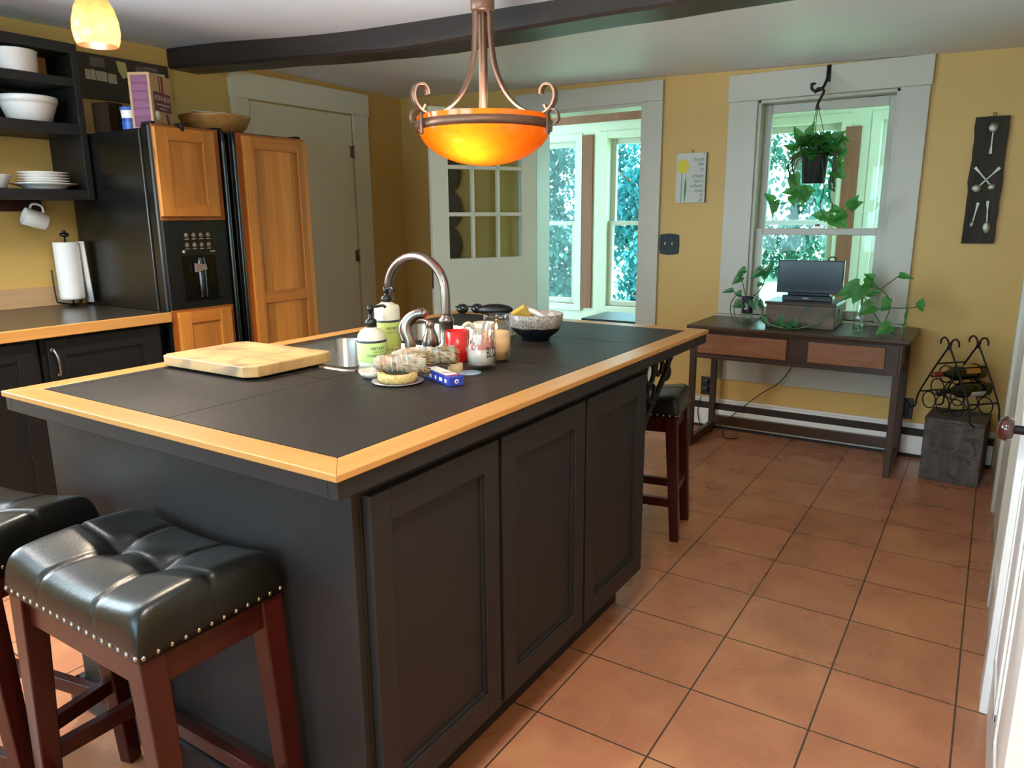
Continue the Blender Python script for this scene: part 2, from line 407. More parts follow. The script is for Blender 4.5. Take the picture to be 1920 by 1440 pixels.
# --- far doorway casing and jambs
b = B(); b.box(DX1, -.912, YW-.022, YW, 0, 2.02).box(-1.985, DX0, YW-.022, YW, 0, 2.02).box(-1.985, -.912, YW-.026, YW, 2.02, 2.142)
b.box(DX1-.001, DX1+.02, YW-.01, YW+.17, 0, DZ).box(DX0-.02, DX0+.012, YW-.01, YW+.17, 0, DZ).box(DX0, DX1, YW-.01, YW+.17, DZ-.02, DZ+.01)
struct(b, 'trim_3', M_trim, bev=.003)
# --- glazed door swung open on its left jamb
ang = radians(118); hx, hy = DX0+.01, YW-.03
dv = Vector((cos(ang), -sin(ang), 0)); dn = Vector((sin(ang), cos(ang), 0))      # dn: away from camera side
DM = Matrix(((dv.x, dn.x, 0, hx), (dv.y, dn.y, 0, hy), (0, 0, 1, 0), (0, 0, 0, 1)))
DW = .785; T = .02
b = B()
gl = [(.115, .285), (.305, .475), (.495, .665)]      # along the leaf from hinge
gz = [(1.06, 1.335), (1.36, 1.635), (1.66, 1.935)]
for lo, hi in ((0, .115), (.665, DW)): b.box(lo, hi, -T, T, .01, 2.012, DM)
b.box(.115, .665, -T, T, .01, 1.06, DM); b.box(.115, .665, -T, T, 1.935, 2.012, DM)
for (a, c) in ((.285, .305), (.475, .495)): b.box(a, c, -T*.8, T*.8, 1.06, 1.935, DM)
for (a, c) in ((1.335, 1.36), (1.635, 1.66)): b.box(.115, .665, -T*.8, T*.8, a, c, DM)
# raised moulding round the glass and the two lower panels
for s in (-1,):
    y0, y1 = -T-.01, -T
    b.box(.085, .115, y0, y1, 1.03, 1.965, DM).box(.665, .695, y0, y1, 1.03, 1.965, DM).box(.085, .695, y0, y1, 1.03, 1.06, DM).box(.085, .695, y0, y1, 1.935, 1.965, DM)
    for pa, pb in ((.1, .36), (.42, .68)):
        b.box(pa, pb, y0+.004, y1, .18, .20, DM).box(pa, pb, y0+.004, y1, .82, .84, DM).box(pa, pa+.02, y0+.004, y1, .2, .82, DM).box(pb-.02, pb, y0+.004, y1, .2, .82, DM)
d2 = struct(b, 'door_2', M_trim2, bev=.003); d2['label'] = 'cream half glazed door standing open beside the far doorway'
for za, zb in gz:
    for a, c in gl: B().box(a, c, -.003, .003, za, zb, DM).build('pane', M_pane, d2)
b = B(); KM = DM @ Matrix.Translation((.728, -T, .93)) @ Matrix.Rotation(radians(90), 4, 'X')
b.lathe([(0, 0), (.034, 0), (.034, .006), (.014, .012), (.013, .03), (.024, .036), (.029, .05), (.024, .064), (.008, .068), (0, .068)], n=24, M=KM)
b.box(DW, DW+.002, -.012, .012, .87, .99, DM)
b.build('door_knob', M_bronze, d2)
# unidentified dark round shapes behind the open door, built as plain discs
M_disc = wood('dark_wicker', '#4a3826', '#6a5238', 'X', 2.5, rough=.75)
DARK = [(-2.60, YW, z) for z in (1.64, 1.385, 1.125, .875)]
for i, (x, y, z) in enumerate(DARK):
    b = B(); Mb = Matrix.Translation((x+.01*(i % 2), YW-.004, z)) @ Matrix.Rotation(radians(90), 4, 'X')
    b.lathe([(0, .012), (.08, .018), (.115, .03), (.14, .045), (.145, .055), (.138, .055), (.11, .03), (.08, .012), (0, 0)], n=28, M=Mb)
    o = b.build('wall_disc', M_disc)
    tag(o, ['topmost dark round disc on the wall behind the open glazed door', 'second dark round disc down behind the open glazed door', 'third dark round disc down behind the open glazed door', 'lowest dark round disc seen through the glazed door'][i], 'wall decoration', 'round discs hung behind the open door')

# --- kitchen window: casing, apron board, two sashes
b = B(); b.box(-.502, WX0, YW-.022, YW, WZ0, 1.97).box(WX1, .535, YW-.022, YW, WZ0, 1.97).box(-.508, .542, YW-.026, YW, 1.97, 2.118)
b.box(-.495, .53, YW-.02, YW, .32, WZ0-.02).box(-.51, .545, YW-.06, YW+.12, WZ0-.022, WZ0)
b.box(WX0-.01, WX0+.018, YW-.005, YW+.15, WZ0, WZ1).box(WX1-.018, WX1+.01, YW-.005, YW+.15, WZ0, WZ1).box(WX0, WX1, YW-.005, YW+.15, WZ1-.018, WZ1)
struct(b, 'trim_4', M_trim, bev=.003)
def sash_window(n, x0, x1, z0, z1, y, zm, st=.04, lab=None, both=True):
    """double-hung window: lower sash in front, upper sash behind"""
    w = None
    for k, (za, zb, yy) in enumerate(((zm-.022, z1, y+.045), (z0, zm+.018, y))):
        b = B(); b.box(x0, x0+st, yy, yy+.04, za, zb).box(x1-st, x1, yy, yy+.04, za, zb).box(x0+st, x1-st, yy, yy+.04, za, za+(.05 if k else .035)).box(x0+st, x1-st, yy, yy+.04, zb-(.038 if k else .05), zb)
        if w is None: w = struct(b, 'window_%d' % n, M_trim, bev=.003); pr = w; tag(w, lab)
        else: pr = b.build('lower_sash', M_trim, w, bev=.003)
        B().box(x0+st, x1-st, yy+.018, yy+.022, za+.03, zb-.03).build('pane', M_pane, w)
    return w
w1 = sash_window(1, WX0+.018, WX1-.018, WZ0, WZ1-.02, YW+.035, 1.232, lab='double hung kitchen window behind the hanging plant')
b = B(); b.box(.0, .06, YW+.03, YW+.06, 1.25, 1.262).lathe([(0, 0), (.014, 0), (.014, .012), (0, .014)], (.03, YW+.045, 1.26), 16).box(.02, .075, YW+.04, YW+.05, 1.262, 1.272)
b.build('sash_lock', M_bronze, w1)

# --- right-hand wall, seen edge-on: two doors, casings, skirting
b = B(); b.box(1.022, XR, 2.29, 2.41, 0, 2.0).box(1.022, XR, 1.30, 1.41, 0, 2.0).box(1.02, XR, 1.29, 2.42, 2.0, 2.1)
struct(b, 'trim_5', M_trim, bev=.003)
d3 = struct(B().box(1.036, XR, 1.41, 2.29, .01, 2.0), 'door_3', M_white, bev=.002)
b = B(); b.box(1.014, XR, .64, .755, 0, 2.0).box(1.014, XR, -.28, -.165, 0, 2.0).box(1.012, XR, -.29, .765, 2.0, 2.1)
struct(b, 'trim_6', M_white, bev=.003)
b = B(); b.box(1.032, XR, -.165, .64, .008, 2.0)
for za, zb in ((.2, .82), (1.0, 1.86)):
    for ya, yb in ((-.08, .2), (.29, .56)):
        b.box(1.026, 1.032, ya, yb, za, za+.022).box(1.026, 1.032, ya, yb, zb-.022, zb).box(1.026, 1.032, ya, ya+.022, za, zb).box(1.026, 1.032, yb-.022, yb, za, zb).box(1.028, 1.032, ya+.06, yb-.06, za+.06, zb-.06)
d4 = struct(b, 'door_4', M_white, bev=.003)
KM = Matrix.Translation((1.032, .57, .815)) @ Matrix.Rotation(radians(-90), 4, 'Y')
M_knob = plain('marbled_brown_knob', '#4a221e', .12, noise=.5, nscale=40, coat=.6)
B().lathe([(.011, 0), (.011, .04)], n=16, M=KM).build('spindle', M_darkmet, d4)
B().lathe([(.012, .034), (.026, .037), (.031, .05), (.026, .063), (.012, .069), (0, .07)], n=24, M=KM).build('door_knob', M_knob, d4)
struct(B().box(1.028, XR, .755, 1.30, 0, .16), 'baseboard_right', M_white, bev=.003)
struct(B().box(1.028, XR, 2.41, YW, 0, .16), 'baseboard_corner', M_white, bev=.003)

# --- baseboard heater along the far wall
h = thing('baseboard_heater', 'long white baseboard heater with dark slot under the console table', 'heater', (0, YW, 0))
b = B(); b.box(-.9, XR-.03, YW-.05, YW, .02, .125).box(-.9, XR-.03, YW-.012, YW, .125, .185).box(-.9, XR-.03, YW-.022, YW, .178, .19); b.build('cover', M_white, h, w=True, bev=.003)
B().box(-.9, XR-.03, YW-.046, YW-.012, .125, .16).build('slot', plain('heater_slot_dark', '#2a1c16', .7), h, w=True)
B().box(-.9, XR-.03, YW-.04, YW, 0, .02).build('base', M_black, h, w=True)

# ------------------------------------------------------------------ glazed porch beyond
PY = 4.83
wins = [(-3.30, -2.49), (-2.16, -1.40), (-1.06, -.19), (.09, .80)]
M_porchtrim = plain('porch_cream_paint', '#d3d6c2', .45, noise=.03)
wall_y('wall_porch', PY, PY+.14, -4.2, 1.9, 2.40, [(a, c, .50, 2.02) for a, c in wins], M_porchtrim)
struct(B().box(-4.3, -4.2, YW+.15, PY+.14, 0, 2.4), 'wall_porch_left', M_porchtrim)
struct(B().box(1.9, 2.0, YW+.15, PY+.14, 0, 2.4), 'wall_porch_right', M_porchtrim)
struct(B().box(-4.3, 2.0, YW+.15, PY+.5, 2.40, 2.5), 'ceiling_porch', M_porchtrim)
struct(B().box(-4.3, 2.0, YW+.15, PY+.14, -.12, -.02), 'floor_porch', plain('porch_floor_grey', '#8d8a80', .5))
b = B(); b.box(-4.2, 1.9, PY-.02, PY, 2.165, 2.26).box(-2.41, -2.305, PY-.02, PY, .47, 2.06).box(-.155, -.045, PY-.02, PY, .47, 1.98).box(-1.3, -1.19, PY-.02, PY, .47, 2.06)
struct(b, 'trim_7', M_redwood, bev=.002)
for i, (a, c) in enumerate(wins):
    sash_window(2+i, a, c, .50, 2.02, PY+.03, 1.27, st=.05, lab='porch window %s' % ['left of the red board', 'right of the red board', 'behind the television', 'at the right of the porch'][i])
    b = B(); b.box(a-.07, a, PY-.012, PY, .44, 2.08).box(c, c+.07, PY-.012, PY, .44, 2.08).box(a, c, PY-.012, PY, 2.02, 2.08).box(a-.08, c+.08, PY-.03, PY+.03, .44, .5)
    struct(b, 'trim_%d' % (8+i), M_porchtrim, bev=.002)
bn = thing('porch_bench', 'dark topped bench in the porch beyond the far doorway', 'bench', (-1.1, 3.5, -.02))
B().box(-1.60, -.75, 3.28, 3.72, .56, .6).build('top', plain('bench_dark_top', '#2c3a44', .4), bn, w=True, bev=.004)
b = B()
for x in (-1.55, -.8):
    for y in (3.33, 3.67): B().box(x-.02, x+.02, y-.02, y+.02, -.02, .56).build('leg', M_blackpl, bn, w=True)

# ------------------------------------------------------------------ outdoors
M_grass = plain('sunlit_lawn', '#a9b890', .9, noise=.15, nscale=3)
struct(B().box(-60, 40, PY+.14, 60, -.6, -.45), 'ground', M_grass)
LM = [leafmat('tree_leaves_a', '#124038', '#2a6a60', .35, .6), leafmat('tree_leaves_b', '#1c5e66', '#3a8e92', .35, .6), leafmat('tree_leaves_c', '#1a4a3e', '#347462', .35, .6)]
M_bark = wood('tree_bark', '#4a3c30', '#6a5846', 'Z', .3, rough=.9)
def tree(x, y, h, r, nleaf, mi, label, seed, low=.25, leaf=.16):
    R = random.Random(seed); t = thing('tree', label, 'tree', (x, y, -.45), group='trees beyond the lawn')
    b = B(); b.tube([(0, 0, 0), (.06, 0, h*.35), (-.05, .05, h*.8)], .16, 8, 4, taper=.05)
    for k in range(6):
        a = R.uniform(0, 6.28); z = h*R.uniform(.25, .6); b.tube([(0, 0, z), (cos(a)*r*.4, sin(a)*r*.4, z+h*.12), (cos(a)*r*.8, sin(a)*r*.8, z+h*.2)], .05, 6, 3, taper=.015)
    b.build('trunk', M_bark, t)
    bm = B(); blobs = []
    for k in range(26):
        a = R.uniform(0, 6.28); u = R.uniform(0, 1); z = h*(low+(1-low)*u); rad = r*sqrt(max(.1, 1-(2*u-.9)**2))*R.uniform(.2, .9)
        blobs.append((cos(a)*rad, sin(a)*rad, z, r*R.uniform(.28, .5)))
    for k in range(nleaf):
        bx, by, bz, br_ = R.choice(blobs); d = Vector((R.gauss(0, 1), R.gauss(0, 1), R.gauss(0, 1))).normalized()*br_*R.uniform(.55, 1.05)
        c = Vector((bx, by, bz))+d*1.0
        if c.z < .05: continue
        q = Matrix.Rotation(R.uniform(0, 6.28), 3, 'Z') @ Matrix.Rotation(R.uniform(.2, 1.3), 3, 'X'); s = leaf*R.uniform(.6, 1.3)
        bm.face([bm.v(c+q @ Vector(p)*s) for p in ((0, -.8, 0), (.5, 0, .12), (0, .9, 0), (-.5, 0, .12))], False)
    bm.build('foliage', LM[mi], t)
    return t
TR = [(-11.6, 16.6, 8.6, 2.3, 0, 'tall tree left of the porch windows, farthest left beyond the lawn'), (-10.6, 21.6, 11, 2.3, 1, 'tall bluish tree seen in the left porch window'),
      (-6.1, 16.4, 6.2, 1.7, 1, 'medium tree seen in the right porch window'), (-4.2, 21.4, 10, 2.3, 2, 'light green tree seen through the kitchen window beside the plant'),
      (-1.2, 16.5, 7.4, 1.9, 2, 'pale green tree at the right of the kitchen window view'), (2.6, 21.5, 9.2, 2.3, 0, 'tree farthest right beyond the lawn')]
for i, (x, y, h, r, mi, lab) in enumerate(TR): tree(x, y, h, r, 13000 if i < 2 else 9000, mi, lab, 40+i, low=.04, leaf=.125)
for i, (x, y, lab) in enumerate([(-10.6, 12.9, 'low bush before the left trees'), (-7.6, 12.6, 'low bush seen low in the left porch window'), (-4.4, 12.8, 'low bush seen low in the right porch window'), (-.5, 12.7, 'low bush seen behind the television')]):
    b = B(); R = random.Random(90+i)
    for k in range(3000):
        d = Vector((R.gauss(0, 1), R.gauss(0, 1), abs(R.gauss(0, 1)))).normalized(); c = Vector((d.x*1.45, d.y*.7, d.z*1.9))*R.uniform(.5, 1)
        q = Matrix.Rotation(R.uniform(0, 6.28), 3, 'Z') @ Matrix.Rotation(R.uniform(.2, 1.3), 3, 'X'); s = .10*R.uniform(.6, 1.3)
        b.face([b.v(c+q @ Vector(p)*s) for p in ((0, -.8, 0), (.5, 0, .12), (0, .9, 0), (-.5, 0, .12))], False)
    o = b.build('bush', LM[(1, 0, 1, 2)[i]]); o.location = (x, y, -.45); tag(o, lab, 'bush', 'bushes at the edge of the lawn')
# ------------------------------------------------------------------ island
IZ = .911
isl = thing('kitchen_island', 'long charcoal kitchen island base with three panelled doors', 'kitchen island', (-.54, .02, 0))
b = B(); b.box(-1.083, 0, -.643, -.623, .13, .8616).box(-1.083, 0, .64, .66, .13, .8616).box(-1.083, -1.063, -.623, .64, .13, .8616).box(-.02, 0, -.623, .64, .13, .8616).box(-1.063, -.02, -.623, .64, .13, .15).box(-1.083, -.075, -.643, .66, 0, .13)
b.box(-.02, .0, -.643, -.618, 0, .13)
b.build('body', M_island, isl, w=True, bev=.002)
b = B(); b.box(-1.115, -.02, -.664, -.643, 0, .085).box(-1.115, -1.083, -.675, .66, 0, .085); b.build('plinth', M_island, isl, w=True, bev=.008)
def shaker(name, parent, mat, x0, x1, y0, y1, z0, z1, st, rl, bev=.002, mat2=None, lip=True):
    """framed door facing +x between y0..y1, z0..z1, front at x1"""
    b = B(); t = x1-x0
    b.box(x0, x1, y0, y0+st, z0, z1).box(x0, x1, y1-st, y1, z0, z1).box(x0, x1, y0+st, y1-st, z0, z0+rl).box(x0, x1, y0+st, y1-st, z1-rl, z1)
    if lip:
        l = .006; xm = x1-t*.3
        b.box(x0, xm, y0+st, y0+st+l, z0+rl, z1-rl).box(x0, xm, y1-st-l, y1-st, z0+rl, z1-rl).box(x0, xm, y0+st, y1-st, z0+rl, z0+rl+l).box(x0, xm, y0+st, y1-st, z1-rl-l, z1-rl)
    o = b.build(name, mat, parent, w=True, bev=bev)
    B().box(x0, x0+t*.38, y0+st, y1-st, z0+rl, z1-rl).build('panel', mat2 or mat, o, w=True)
    return o
for ya, yb in ((-.617, -.204), (-.188, .221), (.235, .645)): shaker('door', isl, M_island, .0005, .021, ya, yb, .155, .835, .055, .065)
# scrolled iron bracket under the far overhang
b = B(); bx = -.035
def arc(cy, cz, r, a0, a1, n=14): return [(bx, cy+r*cos(radians(a0+(a1-a0)*i/n)), cz+r*sin(radians(a0+(a1-a0)*i/n))) for i in range(n+1)]
b.bar((bx, .668, .47), (bx, .668, .85), .014, .016); b.bar((bx, .66, .852), (bx, 1.0, .852), .014, .016)
b.tube([(bx, .69, .47), (bx, .72, .56), (bx, .80, .66), (bx, .90, .735), (bx, .965, .80), (bx, .985, .845)], .011, 8, 6)
for cy, cz, r, a0, a1 in ((.715, .79, .036, -90, 250), (.80, .80, .038, 60, 400), (.885, .81, .03, -60, 260), (.735, .70, .04, 20, 330), (.815, .725, .03, 100, 420), (.715, .615, .034, -60, 270), (.70, .545, .02, 0, 320)):
    b.tube(arc(cy, cz, r, a0, a1), .0085, 7)
b.tube(arc(.955, .775, .022, -160, 120), .01, 7); b.ellipsoid((bx, .985, .825), (.01, .022, .018)); b.ellipsoid((bx, .975, .765), (.009, .014, .016))
b.build('scroll_bracket', M_darkmet, isl, w=True)

# ------------------------------------------------------------------ island worktop
top = thing('worktop', 'dark tiled island worktop with a maple edge band', 'worktop', (-.54, .22, .8616))
X0, X1, Y0, Y1 = -1.130, .047, -.716, 1.158
a_ = .006
b = B(); b.box(X0+a_, X0+.03, Y0+a_, Y1-a_, .8616, .897).box(X1-.03, X1-a_, Y0+a_, Y1-a_, .8616, .897).box(X0+.03, X1-.03, Y0+a_, Y0+.03, .8616, .897).box(X0+.03, X1-.03, Y1-.03, Y1-a_, .8616, .897)
b.build('apron', M_island, top, w=True, bev=.002)
e_ = .068
b = B(); b.prism([(X0, Y0), (X0+e_, Y0+e_), (X0+e_, Y1-e_), (X0, Y1)], lambda p, q: (p, q, IZ), lambda p, q: (p, q, .897))
b.build('edge_band', M_edge, top, w=True, bev=.002); b = B()
b.prism([(X1, Y0), (X1-e_, Y0+e_), (X1-e_, Y1-e_), (X1, Y1)], lambda p, q: (p, q, IZ), lambda p, q: (p, q, .897))
b.build('edge_band', M_edge, top, w=True, bev=.002)
b = B(); b.prism([(X0, Y0), (X0+e_, Y0+e_), (X1-e_, Y0+e_), (X1, Y0)], lambda p, q: (p, q, IZ), lambda p, q: (p, q, .897))
b.build('edge_band', M_edgeX, top, w=True, bev=.002); b = B()
b.prism([(X0, Y1), (X0+e_, Y1-e_), (X1-e_, Y1-e_), (X1, Y1)], lambda p, q: (p, q, IZ), lambda p, q: (p, q, .897))
b.build('edge_band', M_edgeX, top, w=True, bev=.002)
SX0, SX1, SY0, SY1 = -1.02, -.505, -.10, .77        # sink outline
HX0, HX1, HY0, HY1 = SX0+.012, SX1-.012, SY0+.012, SY1-.012
ix0, ix1, iy0, iy1 = X0+e_, X1-e_, Y0+e_, Y1-e_
M_grout = plain('pale_grout', '#83807a', .8)
b = B(); b.box(ix0, HX0, iy0, iy1, .875, IZ-.0025).box(HX1, ix1, iy0, iy1, .875, IZ-.0025).box(HX0, HX1, iy0, HY0, .875, IZ-.0025).box(HX0, HX1, HY1, iy1, .875, IZ-.0025)
b.build('grout', M_grout, top, w=True)
M_slate = plain('slate_tile', '#2b2724', .48, noise=.25, nscale=7, bump=.12, bscale=22, spec=.15)
g_ = .0014; b = B()
xc = [ix0, -1.03, -.53, ix1]; yc = [iy0, -.2, .26, .725, iy1]
for i in range(3):
    for j in range(4):
        xa, xb, ya, yb = xc[i]+g_, xc[i+1]-g_, yc[j]+g_, yc[j+1]-g_
        # clip against the sink opening
        if xb <= HX0 or xa >= HX1 or yb <= HY0 or ya >= HY1: b.box(xa, xb, ya, yb, .88, IZ); continue
        if xa < HX0: b.box(xa, HX0, ya, yb, .88, IZ)
        if xb > HX1: b.box(HX1, xb, ya, yb, .88, IZ)
        cx0, cx1 = max(xa, HX0), min(xb, HX1)
        if ya < HY0: b.box(cx0, cx1, ya, HY0, .88, IZ)
        if yb > HY1: b.box(cx0, cx1, HY1, yb, .88, IZ)
b.build('tile_top', M_slate, top, w=True)

# ------------------------------------------------------------------ sink and taps
def rrect(x0, x1, y0, y1, r, z, n=6):
    out = []
    for cx, cy, a0 in ((x1-r, y0+r, -90), (x1-r, y1-r, 0), (x0+r, y1-r, 90), (x0+r, y0+r, 180)):
        for i in range(n+1):
            a = radians(a0+90*i/n); out.append((cx+r*cos(a), cy+r*sin(a), z))
    return out
def loops(b, ls, fan=True):
    V = [[b.v(p) for p in l] for l in ls]; n = len(V[0])
    for A, C in zip(V, V[1:]):
        for k in range(n): b.face([A[k], A[(k+1) % n], C[(k+1) % n], C[k]], True)
    if fan: b.face(V[-1], False)
sk = thing('sink', 'double bowl stainless steel sink set into the island worktop', 'sink', (-.76, .335, IZ))
ym = .335
b = B()
loops(b, [rrect(SX0, SX1, SY0, SY1, .07, IZ+.0005), rrect(SX0+.004, SX1-.004, SY0+.004, SY1-.004, .068, IZ+.005), rrect(SX0+.014, SX1-.014, SY0+.014, SY1-.014, .06, IZ+.004)], fan=False)
for ya, yb in ((SY0+.014, ym), (ym, SY1-.014)):
    loops(b, [rrect(SX0+.014, SX1-.014, ya, yb, .001 if False else .02, IZ+.0038), rrect(SX0+.03, SX1-.055, ya+.016, yb-.012, .06, IZ+.0035)], fan=False)
b.build('rim', M_steel, sk, w=True)
for ya, yb in ((SY0+.03, ym-.012), (ym+.016, SY1-.026)):
    b = B(); xa, xb = SX0+.03, SX1-.055
    loops(b, [rrect(xa, xb, ya, yb, .06, IZ+.0035), rrect(xa+.004, xb-.004, ya+.004, yb-.004, .058, IZ-.006), rrect(xa+.012, xb-.012, ya+.012, yb-.012, .055, IZ-.14), rrect(xa+.045, xb-.045, ya+.045, yb-.045, .04, IZ-.17)])
    o = b.build('bowl', M_steel, sk, w=True)
    B().lathe([(0, .004), (.028, .004), (.042, .002), (.044, 0)], ((xa+xb)/2, (ya+yb)/2, IZ-.17), 20).build('drain', M_bronze, o, w=True)
fc = thing('faucet', 'tall gooseneck faucet behind the sink', 'faucet', (-.567, .365, IZ))
fx, fy = -.567, .365
b = B(); b.lathe([(0, 0), (.031, 0), (.031, .006), (.022, .014), (.0235, .075), (.026, .083), (.026, .092), (.018, .1), (.0165, .104)], (fx, fy, IZ), 24); b.build('base', M_bronze, fc, w=True)
R_ = .132; zc_ = 1.084; pts = [(fx, fy, IZ+.1), (fx, fy, 1.02)]+[(fx-R_+R_*cos(radians(a)), fy+.02*a/180, zc_+R_*.88*sin(radians(a))) for a in range(0, 181, 12)]
B().tube(pts, .0155, 16).build('spout', M_bronze, fc, w=True)
B().lathe([(0, 0), (.018, 0), (.019, .006), (.016, .03), (.0175, .034), (.0155, .04)], (fx-2*R_, fy+.02, zc_-.036), 20).build('spout_tip', M_bronze, fc, w=True)
hd = thing('lever_tap', 'separate lever tap beside the gooseneck faucet', 'tap', (-.50, .215, IZ))  # handle of the gooseneck faucet, kept as its own object
hx_, hy_ = -.528, .235; b = B(); b.lathe([(0, 0), (.028, 0), (.028, .006), (.021, .014), (.026, .03), (.024, .05), (.014, .075), (.012, .085), (.016, .094), (.009, .104), (0, .106)], (-.528, .235, IZ), 24); b.build('base', M_bronze, hd, w=True)
B().tube([(-.528, .235, IZ+.092), (-.545, .225, IZ+.104), (-.575, .205, IZ+.104), (-.60, .19, IZ+.097)], .009, 10, 5, taper=.006).build('lever', M_bronze, hd, w=True)
sp = thing('side_sprayer', 'bronze pull out side sprayer nearest the soap bottles', 'sprayer', (-.435, .03, IZ))
b = B(); b.lathe([(0, 0), (.026, 0), (.026, .005), (.02, .012), (.019, .03), (.021, .034), (.017, .04)], (-.435, .03, IZ), 20); b.build('holder', M_bronze, sp, w=True)
b = B(); b.tube([(-.435, .03, IZ+.035), (-.433, .03, IZ+.075), (-.443, .028, IZ+.105), (-.44, .032, IZ+.13), (-.42, .04, IZ+.15), (-.395, .048, IZ+.156)], .016, 14, 6, taper=.015); b.tube([(-.398, .047, IZ+.157), (-.388, .05, IZ+.152)], .013, 12)
b.build('spray_head', M_bronze, sp, w=True); B().tube([(-.448, .02, IZ+.075), (-.458, .018, IZ+.108), (-.446, .024, IZ+.138), (-.425, .034, IZ+.156)], .006, 8, 5).build('trigger', M_bronze, sp, w=True)

# ------------------------------------------------------------------ soap bottles
M_soapglass = plain('milky_soap', '#dcd8c0', .25, noise=.02)
M_lime = plain('lime_label', '#c3dd86', .5, noise=.05)
M_olive = plain('olive_label', '#bcc86a', .5, noise=.05)
M_navy = plain('navy_band', '#333844', .4)
M_paper = plain('paper_white', '#e8e6dc', .6)
def cyl_text(name, body, size, mat, parent, cx, cy, r, a0, z, xs=1., align='CENTER'):
    return text_mesh(name, body, size, mat, parent, lambda x, y: (cx+r*cos(a0+x/r), cy+r*sin(a0+x/r), z+y), align=align, xscale=xs)
ca = atan2(-1.517-0, .914+.545)       # bearing of the viewer from the bottles
def soap(x, y, r, zs, label, lab, names, tall):
    t = thing('soap_bottle', label, 'soap bottle', (x, y, IZ))
    h = zs-IZ
    b = B(); b.lathe([(0, 0), (r*.85, 0), (r*.96, .004), (r, .012), (r, h-.03 if not tall else h-.012), (r*.93, h-.014 if not tall else h-.004), (r*.7, h-.001), (.017, h+.004), (.016, h+.008)], n=32); b.build('body', M_soapglass, t)
    z0, z1 = (.018, h-.036) if not tall else (.02, h-.052)
    B().lathe([(r+.0004, z0), (r+.0008, z0+.001), (r+.0008, z1), (r+.0004, z1+.001)], n=32).build('label', lab, t)
    B().lathe([(r+.0004, z1+.001), (r+.001, z1+.002), (r+.001, z1+.0065), (r+.0004, z1+.0075)], n=32).build('label_band', M_navy, t)
    e = 0 if not tall else .017
    b = B(); b.lathe([(.0, h+.006), (.0165, h+.006), (.0165, h+.026-e*.3), (.011, h+.03-e*.3), (.0075, h+.031-e*.3), (.006, h+.05-e), (.0085, h+.052-e), (.0085, h+.066-e), (0, h+.068-e)], n=20)
    d = Vector((cos(ca+1.45), sin(ca+1.45), 0)) if not tall else Vector((cos(ca+.5), sin(ca+.5), 0))
    b.tube([Vector((0, 0, h+.062-e)), d*.02+Vector((0, 0, h+.064-e)), d*.036+Vector((0, 0, h+.066-e)), d*.043+Vector((0, 0, h+.060-e))], .0042, 8, 4)
    b.build('pump', M_blackpl, t)
    rr = r+.0016
    T_ = lambda body, s, a, z, m=M_ink, xs=1.: text_mesh('label_lettering', body, s, m, t, lambda px, py: (rr*cos(ca+a+px/rr), rr*sin(ca+a+px/rr), z+py), align='CENTER', w=False, xscale=xs)
    for args in names(z0, z1): T_(*args)
    return t
soap(-.545, -.005, .041, 1.018, 'short soap bottle with lime label in front of the taller soap bottle', M_lime,
     lambda a, c: [("MEYER'S", .0125, .42, c-.018, M_navy, .9), ('MRS.', .005, -.02, c-.016), ('CLEAN DAY', .006, .42, c-.026), ('HAND SOAP', .010, .32, a+.016, M_navy)], False)
soap(-.572, .092, .037, 1.078, 'taller soap bottle with olive label behind the short soap bottle', M_olive,
     lambda a, c: [("MEYER'S", .0115, .35, c-.02, M_navy, .9), ('CLEAN DAY', .0065, .35, c-.03), ('DISH SOAP', .010, .2, a+.014, M_navy)], True)

# ------------------------------------------------------------------ cutting board
M_board = wood('spalted_maple', '#ab8050', '#c9a06c', 'X', .35, rough=.5, blot=5.5, blotcol='#7d6650', bump=.03)
b = B(); b.prism([(-1.045, -.33), (-.70, -.326), (-.672, -.30), (-.67, -.05), (-.69, -.036), (-1.04, -.045), (-1.058, -.07), (-1.06, -.31)], lambda p, q: (p, q, IZ+.037), lambda p, q: (p, q, IZ+.007))
t = thing('cutting_board', 'thick spalted maple cutting board lying at the near end of the sink', 'cutting board', (-.86, -.19, IZ)); b.build('board', M_board, t, w=True, bev=.003)
for x in (-1.02, -.71):
    for y in (-.29, -.13): B().lathe([(0, 0), (.01, 0), (.01, .008), (0, .008)], (x, y, IZ), 10).build('foot', M_blackpl, t, w=True)

# ------------------------------------------------------------------ candles, jars and bowl
M_red = plain('red_plastic', '#c81f1c', .3, noise=.03)
t = tag(B().lathe([(0, 0), (.030, 0), (.033, .003), (.036, .09), (.034, .09), (.031, .006), (0, .006)], n=32).build('red_tumbler', M_red), 'red plastic tumbler between the faucet and the glass candle', 'tumbler'); t.location = (-.385, .185, IZ)
M_wax = plain('white_wax', '#e9e2d6', .5, noise=.03, sss=.2); M_waxc = plain('cream_wax', '#e2b987', .5, noise=.03)
M_pinkwax = plain('pink_wax_film', '#d98a80', .5, noise=.3, nscale=30)
t = thing('glass_candle', 'white candle with pink residue in a straight clear glass lettered BLO', 'candle', (-.262, .130, IZ))
B().lathe([(0, .0), (.04, 0), (.042, .003), (.042, .118), (.0395, .119), (.0385, .118), (.0385, .014), (0, .012)], n=36).build('glass', M_glass, t)
b = B(); wv = Random = random.Random(3); prof = []
n_ = 36; V0 = [b.v((.0375*cos(2*pi*k/n_), .0375*sin(2*pi*k/n_), .0145)) for k in range(n_)]
V1 = [b.v((.0378*cos(2*pi*k/n_), .0378*sin(2*pi*k/n_), .063+.006*sin(5*2*pi*k/n_)+.004*sin(11*2*pi*k/n_))) for k in range(n_)]
V2 = [b.v((.03*cos(2*pi*k/n_), .03*sin(2*pi*k/n_), .054)) for k in range(n_)]
